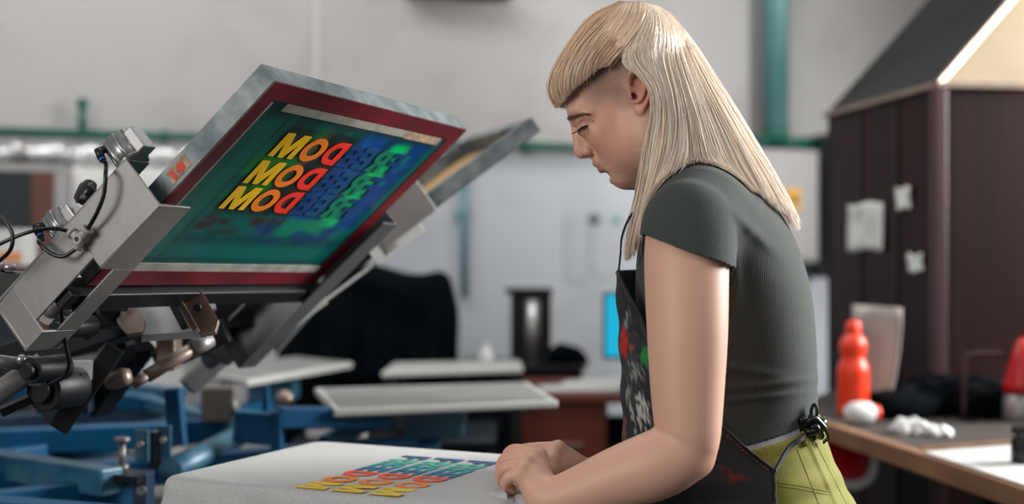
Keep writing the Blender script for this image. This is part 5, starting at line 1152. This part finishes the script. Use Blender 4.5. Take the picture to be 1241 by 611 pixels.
blp(784, 432, 12, 20, (14, 132, 54), .72, 5, mixf); blp(771, 448, 18, 30, (150, 152, 150), 1.12, 5, fs1, .75); blp(778, 500, 20, 34, (190, 188, 180), 1.02, 5, fs1, .85); blp(762, 478, 10, 26, (160, 150, 140), 1.15, 5, fs1, .7); blp(758, 520, 5, 30, (150, 70, 44), .9, 4, mixf, .6)
blp(890, 580, 26, 11, (130, 30, 26), .98, 4, mixf, .7); blp(876, 568, 14, 6, (110, 44, 40), 1.05, 4, mixf, .6)
me = bpy.data.meshes.new('apron'); ix = np.arange(nA*nC).reshape(nA, nC); q = np.stack([ix[:-1, :-1], ix[1:, :-1], ix[1:, 1:], ix[:-1, 1:]], -1).reshape(-1, 4)
o0 = ORG[her.name]; me.from_pydata((vA-np.array(o0)).tolist(), [], q.tolist()); me.polygons.foreach_set('use_smooth', [True]*len(me.polygons)); at = me.color_attributes.new('col', 'FLOAT_COLOR', 'POINT'); at.data.foreach_set('color', np.concatenate([ca, np.ones((len(ca), 1))], 1).astype(np.float32).ravel())
me.materials.append(denim); ap = link('apron', me, her); sd_ = ap.modifiers.new('thick', 'SOLIDIFY'); sd_.thickness = .0022; sd_.offset = 0; tag(ap, 'black denim apron with paint stains')
# orange stitching inside the edge, neck strap, side tie and knot
th_m = mat('orange_thread', (176, 96, 50), .7); edm = mat('strap_denim', (26, 32, 40), .75)
def edge_pt(py, ins, off=.0016):
    e = np.interp(py, APY, AEN); th0 = th_for(e, py); z, cx, a, b = apron_row(py); th = th0+ins/max(a, .08); return apt(py, th, off)
mb = MB(); Q = [edge_pt(py, .006) for py in np.linspace(331, 545, 150)]
for i in range(0, len(Q)-1, 2): mb.tube([Q[i], Q[i+1]], .00055, 4)
mb.build('edge_stitching', th_m, ap)
mb = MB(); Q = [apt(331, th_for(750, 328)*(1-t)+t*-th_for(750, 328), .0016) for t in np.linspace(0, 1, 90)]
for i in range(0, len(Q)-1, 2): mb.tube([Q[i], Q[i+1]], .00055, 4)
mb.build('top_stitching', th_m, ap)
mb = MB(); Q = [edge_pt(py, .0) for py in np.linspace(328, 610, 90)]; mb.tube(Q, .0018, 8); mb.build('edge_binding', edm, ap)
def ribbon(pts, w, th, m, name, par, wdir=(0, 1, 0), n=8):
    pts = spline(pts, n); mb = MB(); vs = []; wd = Vector(wdir).normalized()
    for i, p in enumerate(pts):
        t = (pts[min(i+1, len(pts)-1)]-pts[max(i-1, 0)]).normalized(); s_ = (wd-t*wd.dot(t)).normalized(); nn = t.cross(s_); vs += [p+s_*w/2+nn*th/2, p-s_*w/2+nn*th/2, p-s_*w/2-nn*th/2, p+s_*w/2-nn*th/2]
    fs = [(4*i+k, 4*i+(k+1) % 4, 4*(i+1)+(k+1) % 4, 4*(i+1)+k) for i in range(len(pts)-1) for k in range(4)]+[(3, 2, 1, 0), tuple(4*(len(pts)-1)+k for k in range(4))]
    mb.add(vs, fs, False); return mb.build(name, m, par)
e0 = edge_pt(329, .004, 0)
ribbon([e0, P(752, 308, e0.y-.002), P(754, 286, 1.712), P(764, 262, 1.712), P(782, 243, 1.715), P(800, 226, 1.72), P(822, 208, 1.735)], .007, .002, edm, 'neck_strap', ap, (0, 1, .3))
ef = apt(329, -th_for(750, 328)*.9); ribbon([ef, ef+Vector((.01, .0, .05)), P(775, 240, 1.90), P(822, 206, 1.86)], .007, .002, edm, 'neck_strap', ap, (0, 1, .3))
e1 = edge_pt(546, .0, .003)
ribbon([e1, on_surf(bt, 952, 545, .006) or e1, on_surf(bt, 966, 533, .008) or e1, P(978, 523, on_surf(bt, 976, 522).y-.006)], .0055, .003, edm, 'waist_tie', ap, (0, 0, 1))
lea = mat('black_strap', (16, 18, 20), .35)
YK = (on_surf(bt, 976, 522) or P(976, 522, 1.74)).y-.008
kc_ = P(985, 517, (YK+.006)); mb = MB()
for k, (a_, b_, c2_) in enumerate((((-16, 5), (0, -9), (14, 3)), ((-15, -3), (-2, 7), (14, -6)), ((-8, 10), (2, 0), (10, 12)), ((-5, -11), (4, 2), (3, 12)), ((-22, 0), (-12, -8), (-2, -6)))):
    mb.tube(spline([P(985+a_[0], 517+a_[1], (YK)+.006*k), P(985+b_[0], 517+b_[1], (YK-.010)), P(985+c2_[0], 517+c2_[1], (YK)+.005*k)], 6), .0052, 8)
mb.build('knot', lea, ap)
ribbon([P(984, 516, (YK-.004)), P(980, 508, (YK-.008)), P(974, 508, (YK-.004)), P(972, 516, (YK+.002)), P(980, 522, (YK))], .008, .0025, lea, 'knot_loop', ap); ribbon([P(986, 514, (YK+.002)), P(990, 500, (YK+.002)), P(987, 490, (YK+.006)), P(983, 498, (YK+.006)), P(984, 512, (YK+.006))], .007, .0025, lea, 'knot_loop', ap)
ribbon([P(988, 518, (YK)), P(998, 520, (YK+.002)), P(1003, 530, (YK+.01)), P(998, 536, (YK+.015))], .008, .0025, lea, 'knot_end', ap)
ribbon([P(990, 514, (YK+.006)), P(998, 508, 1.80), P(1000, 512, 1.85)], .008, .0025, lea, 'waist_tie', ap, (0, 0, 1))
# ------------------------------------------------------------------ hair
def res(g, n):
    p = np.array([list(v) for v in spline(g, 10)]); d = np.r_[0, np.cumsum(np.linalg.norm(np.diff(p, axis=0), axis=1))]; t = np.linspace(0, d[-1], n)
    return np.stack([np.interp(t, d, p[:, k]) for k in range(3)], 1)
def gl(l): return [PP(*p) for p in l]
NG = 26
FR = [
 [(748, 3, .012), (716, 19, .020), (692, 50, .028), (674, 84, .034), (667, 108, .038), (676, 131, .040)],
 [(752, 2, -.002), (718, 18, -.004), (691, 50, -.004), (672, 84, -.004), (664.5, 104, -.004), (667, 120, -.003), (677, 131, -.002)],
 [(758, 3, -.008), (726, 20, -.028), (699, 50, -.037), (680, 82, -.040), (673, 104, -.039), (682, 126, -.036)],
 [(760, 3, -.005), (736, 22, -.042), (711, 48, -.055), (694, 76, -.059), (687, 98, -.058), (689, 116, -.054)],
 [(764, 3, -.006), (748, 24, -.048), (725, 48, -.063), (709, 72, -.067), (700, 90, -.067), (700, 106, -.062)],
 [(768, 4, -.005), (759, 26, -.050), (738, 49, -.067), (724, 66, -.071), (715, 81, -.072), (713, 94, -.069)],
 [(772, 5, -.005), (772, 16, -.032), (768, 30, -.054), (750, 50, -.069), (737, 64, -.073), (729, 74, -.0745), (725, 84, -.073)],
 [(775, 6, -.005), (780, 16, -.030), (777, 32, -.055), (763, 52, -.070), (751, 64, -.074), (742, 72, -.0755), (736, 80, -.075)],
]
LG = [
 [(776, 6, -.004), (782, 14, -.026), (775, 34, -.055), (758, 56, -.070), (748, 74, -.0745), (752, 85, -.076), (766, 88, -.077), (785, 94, -.082), (794, 118, -.084), (789, 148, -.080), (782, 185, -.078), (776, 222, -.078), (770, 258, -.078), (759, 290, -.076), (757, 318, -.074)],
 [(779, 6, -.004), (786, 15, -.026), (782, 36, -.057), (770, 58, -.073), (766, 74, -.078), (778, 84, -.084), (794, 98, -.088), (799, 128, -.087), (796, 165, -.085), (789, 205, -.087), (780, 245, -.088), (770, 282, -.086), (764, 312, -.083)],
 [(782, 6, -.004), (790, 16, -.026), (792, 38, -.057), (786, 64, -.075), (794, 86, -.083), (803, 112, -.087), (807, 145, -.088), (804, 180, -.095), (796, 218, -.105), (786, 252, -.108), (776, 285, -.104)],
 [(785, 7, -.004), (795, 18, -.026), (802, 42, -.055), (803, 72, -.073), (811, 102, -.082), (818, 134, -.086), (820, 166, -.092), (815, 196, -.110), (804, 222, -.125), (795, 246, -.130)],
 [(788, 7, -.003), (800, 18, -.025), (812, 46, -.052), (819, 78, -.069), (829, 110, -.078), (838, 144, -.084), (843, 174, -.094), (846, 198, -.112), (850, 214, -.118)],
 [(791, 7, -.003), (805, 19, -.020), (822, 50, -.046), (836, 86, -.062), (851, 122, -.072), (865, 156, -.079), (877, 188, -.090), (890, 216, -.102), (900, 232, -.104)],
 [(794, 8, -.002), (810, 19, -.015), (831, 52, -.036), (850, 90, -.050), (870, 128, -.060), (889, 164, -.068), (908, 198, -.076), (928, 234, -.080), (938, 250, -.080)],
 [(796, 8, -.001), (814, 20, -.008), (838, 54, -.021), (861, 94, -.032), (883, 132, -.040), (905, 170, -.046), (928, 208, -.050), (950, 246, -.052), (962, 268, -.052)],
 [(797, 8, .000), (816, 21, .000), (842, 54, -.003), (867, 95, -.010), (890, 133, -.014), (912, 171, -.018), (936, 211, -.020), (958, 250, -.020), (971, 280, -.020)],
 [(796, 8, .002), (815, 20, .010), (840, 53, .020), (864, 94, .022), (887, 132, .024), (909, 170, .022), (932, 210, .020), (953, 248, .018), (966, 274, .016)],
 [(792, 8, .003), (808, 18, .022), (826, 50, .045), (842, 88, .055), (860, 126, .060), (880, 162, .062), (902, 200, .062), (924, 236, .060), (940, 256, .060)],
 [(786, 7, .003), (798, 17, .028), (808, 46, .055), (816, 80, .070), (826, 114, .078), (838, 150, .084), (850, 186, .09), (868, 214, .095), (884, 230, .10)],
 [(781, 6, .004), (790, 15, .028), (786, 40, .058), (780, 72, .076), (786, 104, .084), (794, 140, .086), (796, 178, .09), (792, 214, .098), (786, 250, .10)],
 [(776, 6, .004), (780, 14, .028), (772, 36, .056), (752, 64, .072), (750, 92, .080), (762, 130, .082), (774, 170, .080), (778, 214, .080), (772, 256, .082), (764, 300, .08)],
]
for g in LG: g[1] = (g[1][0], g[1][1], g[1][2]*1.5)
FR = np.stack([res(gl(g), NG) for g in FR]); LG = np.stack([res(gl(g), NG) for g in LG])
def sheet_eval(GD, s):
    n = len(GD)-1; s = np.clip(s, 0, n-1e-6); i = np.floor(s).astype(int); f = (s-i)[:, None, None]
    g = lambda k: GD[np.clip(k, 0, n)]
    a, b, c, d = g(i-1), g(i), g(i+1), g(i+2)
    return .5*(2*b+(c-a)*f+(2*a-5*b+4*c-d)*f**2+(3*b-a-3*c+d)*f**3)
def normals(GD, s, ref):
    p = sheet_eval(GD, s); e = .06; ds = sheet_eval(GD, s+e)-sheet_eval(GD, s-e); dt = np.gradient(p, axis=1); n = np.cross(ds, dt); n /= np.linalg.norm(n, axis=2, keepdims=True)+1e-9
    out = p-ref[None]; sg = np.sign((n*out).sum(2, keepdims=True)); return p, n*sg
refL = res([PP(765, 60, 0), PP(775, 100, 0), PP(795, 140, 0), PP(800, 180, 0), PP(825, 250, .0), PP(830, 330, 0)], NG)
def clumpnoise(seed, n): return np.random.default_rng(seed).normal(0, 1, n)
def strands(GD, N, s0, s1, inset, seed, ref, spread, tipspread, root_cols, len_cols, tipcut=.0, rad=.00042, fly=.03):
    r = np.random.default_rng(seed); K = max(8, int(N/22)); cs = r.uniform(s0, s1, K); cl = r.integers(0, K, N)
    s = np.clip(cs[cl]+r.normal(0, .055, N), s0, s1); side = cs[cl]
    p, n = normals(GD, s, ref); t = np.linspace(0, 1, NG)[None, :, None]
    dep = (r.random(N)**1.6*inset)[:, None, None]; co = r.normal(0, 1, K)[cl][:, None, None]
    cph = r.uniform(0, 6.28, K)[cl][:, None, None]; tan = np.gradient(p, axis=1); tan /= np.linalg.norm(tan, axis=2, keepdims=True)+1e-9; sd = np.cross(tan, n)
    prof = np.sin(np.clip(t*1.3, 0, 1)*math.pi/2)
    q = p-n*dep*prof+n*(.0016*co)*prof+sd*(spread*np.sin(t*4.2+cph)*co*.7+tipspread*t**2*r.normal(0, 1, N)[:, None, None])*prof
    q += sd*(.0009*np.sin(t*9+r.uniform(0, 6.28, N)[:, None, None]))*prof
    f_ = (r.random(N) < fly)[:, None, None]; q += f_*(n*(r.random(N)[:, None, None]*.007+.001)*t+sd*r.normal(0, .006, N)[:, None, None]*t**2)
    # cut lengths unevenly
    if tipcut > 0:
        L = 1-tipcut*r.random(N)**2-.5*tipcut*np.abs(r.normal(0, 1, K))[cl]*.6; L = np.clip(L, .5, 1); tt = np.linspace(0, 1, NG)[None]*L[:, None]*(NG-1); i = np.minimum(np.floor(tt).astype(int), NG-2); f = (tt-i)[..., None]
        ar = np.arange(N)[:, None]; q = q[ar, i]*(1-f)+q[ar, i+1]*f
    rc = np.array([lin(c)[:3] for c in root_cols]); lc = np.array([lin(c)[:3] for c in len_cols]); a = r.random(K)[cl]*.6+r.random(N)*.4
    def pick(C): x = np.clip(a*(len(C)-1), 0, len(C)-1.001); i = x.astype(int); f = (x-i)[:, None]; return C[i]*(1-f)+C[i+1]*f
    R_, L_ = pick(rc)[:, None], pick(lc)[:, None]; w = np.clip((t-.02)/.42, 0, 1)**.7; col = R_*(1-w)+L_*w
    return q, col, rad*(.8+.5*r.random(N))
def push_out(q, sdf, arr, marg):
    gx = np.stack(np.gradient(arr, sdf.h), -1) if False else None
    for _ in range(3):
        f = (q-sdf.lo)/sdf.h; i = np.clip(np.round(f).astype(int), 1, sdf.n-2); ok = ((f > 1) & (f < sdf.n-2)).all(-1)
        d = arr[i[..., 0], i[..., 1], i[..., 2]]; g = np.stack([arr[i[..., 0]+1, i[..., 1], i[..., 2]]-arr[i[..., 0]-1, i[..., 1], i[..., 2]], arr[i[..., 0], i[..., 1]+1, i[..., 2]]-arr[i[..., 0], i[..., 1]-1, i[..., 2]], arr[i[..., 0], i[..., 1], i[..., 2]+1]-arr[i[..., 0], i[..., 1], i[..., 2]-1]], -1)
        g /= np.linalg.norm(g, axis=-1, keepdims=True)+1e-9; m = ok & (d < marg) & (d > -.08); q = q+(m*(marg-d))[..., None]*g
    return q
def strands_mesh(name, parts, m, par):
    V, Fc, C = [], [], []; base = 0
    for q, col, rad in parts:
        q = push_out(q, body, scalp_arr, np.random.default_rng(4).uniform(.003, .0085, q.shape[0])[:, None]); q = push_out(q, shirt, solid_shirt, np.random.default_rng(3).uniform(.0015, .007, q.shape[0])[:, None])
        for _ in range(3): q[:, 1:-1] = q[:, 1:-1]*.5+(q[:, 2:]+q[:, :-2])*.25
        N, n = q.shape[:2]; tan = np.gradient(q, axis=1); tan /= np.linalg.norm(tan, axis=2, keepdims=True)+1e-12; x = np.cross(tan, np.array([.3, .9, .2])); x /= np.linalg.norm(x, axis=2, keepdims=True)+1e-12; y = np.cross(tan, x)
        rr = rad[:, None, None]*np.concatenate([np.ones(n-5), np.linspace(1, .25, 5)])[None, :, None]
        ring = np.stack([q+(x*math.cos(a)+y*math.sin(a))*rr for a in (0, 2.0944, 4.18879)], 2); V.append(ring.reshape(-1, 3)); C.append(np.repeat(np.broadcast_to(col, q.shape)[:, :, None], 3, 2).reshape(-1, 3))
        ix = base+np.arange(N*n*3).reshape(N, n, 3); f = np.stack([ix[:, :-1], np.roll(ix, -1, 2)[:, :-1], np.roll(ix, -1, 2)[:, 1:], ix[:, 1:]], -1).reshape(-1, 4); Fc.append(f); base += N*n*3
    V = np.concatenate(V)-np.array(ORG[par.name]); Fc = np.concatenate(Fc); C = np.concatenate(C)
    me = bpy.data.meshes.new(name); me.vertices.add(len(V)); me.vertices.foreach_set('co', V.ravel()); me.loops.add(len(Fc)*4); me.loops.foreach_set('vertex_index', Fc.ravel().astype(np.int32)); me.polygons.add(len(Fc)); me.polygons.foreach_set('loop_start', np.arange(0, len(Fc)*4, 4, dtype=np.int32)); me.update(calc_edges=True); me.polygons.foreach_set('use_smooth', np.ones(len(Fc), bool))
    a = me.color_attributes.new('col', 'FLOAT_COLOR', 'POINT'); a.data.foreach_set('color', np.concatenate([C, np.ones((len(C), 1))], 1).astype(np.float32).ravel()); me.materials.append(m); return link(name, me, par)
hairm = mat('blonde_hair', (226, 196, 156), .36, 0, attr='col', spec=.55)
basem = mat('inner_hair', (176, 138, 100), .6, 0, (140, 104, 74), 30, .8, stretch=(1, 1, .2))
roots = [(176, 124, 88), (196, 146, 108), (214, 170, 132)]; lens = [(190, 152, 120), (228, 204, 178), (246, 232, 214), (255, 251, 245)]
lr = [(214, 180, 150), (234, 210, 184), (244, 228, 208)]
parts = []
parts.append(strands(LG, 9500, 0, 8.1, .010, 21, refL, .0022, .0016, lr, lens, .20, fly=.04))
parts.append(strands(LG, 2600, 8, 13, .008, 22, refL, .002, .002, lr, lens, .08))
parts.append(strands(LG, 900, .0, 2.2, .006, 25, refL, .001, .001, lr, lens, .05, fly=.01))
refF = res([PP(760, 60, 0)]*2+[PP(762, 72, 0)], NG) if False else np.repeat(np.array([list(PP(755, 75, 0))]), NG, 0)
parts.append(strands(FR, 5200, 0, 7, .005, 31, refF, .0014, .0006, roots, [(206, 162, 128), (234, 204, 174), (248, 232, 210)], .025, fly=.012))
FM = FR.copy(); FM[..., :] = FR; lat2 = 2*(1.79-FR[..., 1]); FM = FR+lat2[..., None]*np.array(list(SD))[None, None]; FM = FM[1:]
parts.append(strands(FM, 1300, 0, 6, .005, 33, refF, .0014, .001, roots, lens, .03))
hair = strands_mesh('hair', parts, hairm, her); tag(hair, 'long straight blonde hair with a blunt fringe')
# dense under-layer so the scalp never shows through
mb = MB()
for GD, rf, i0, i1, ins in ((LG, refL, .7, 13, .0065), (FR, refF, 0, 6.7, .0045), (FM, refF, 0, 6, .004)):
    ss = np.linspace(i0, i1, int((i1-i0)*5)+1); p, n = normals(GD, ss, rf); t = np.linspace(0, 1, NG); w = np.sin(np.clip(t*2.2, 0, 1)*math.pi/2)[None, :, None]; q = p-n*ins*w; q = push_out(q, body, scalp_arr, .0035); q = push_out(q, shirt, solid_shirt, .001); q = q[:, :-3]
    m_, k_ = q.shape[:2]; mb.add(q.reshape(-1, 3).tolist(), [(i*k_+j, i*k_+j+1, (i+1)*k_+j+1, (i+1)*k_+j) for i in range(m_-1) for j in range(k_-1)], True)
o = mb.build('hair_underlayer', basem, hair); sd_ = o.modifiers.new('thick', 'SOLIDIFY'); sd_.thickness = .003; sd_.offset = 0
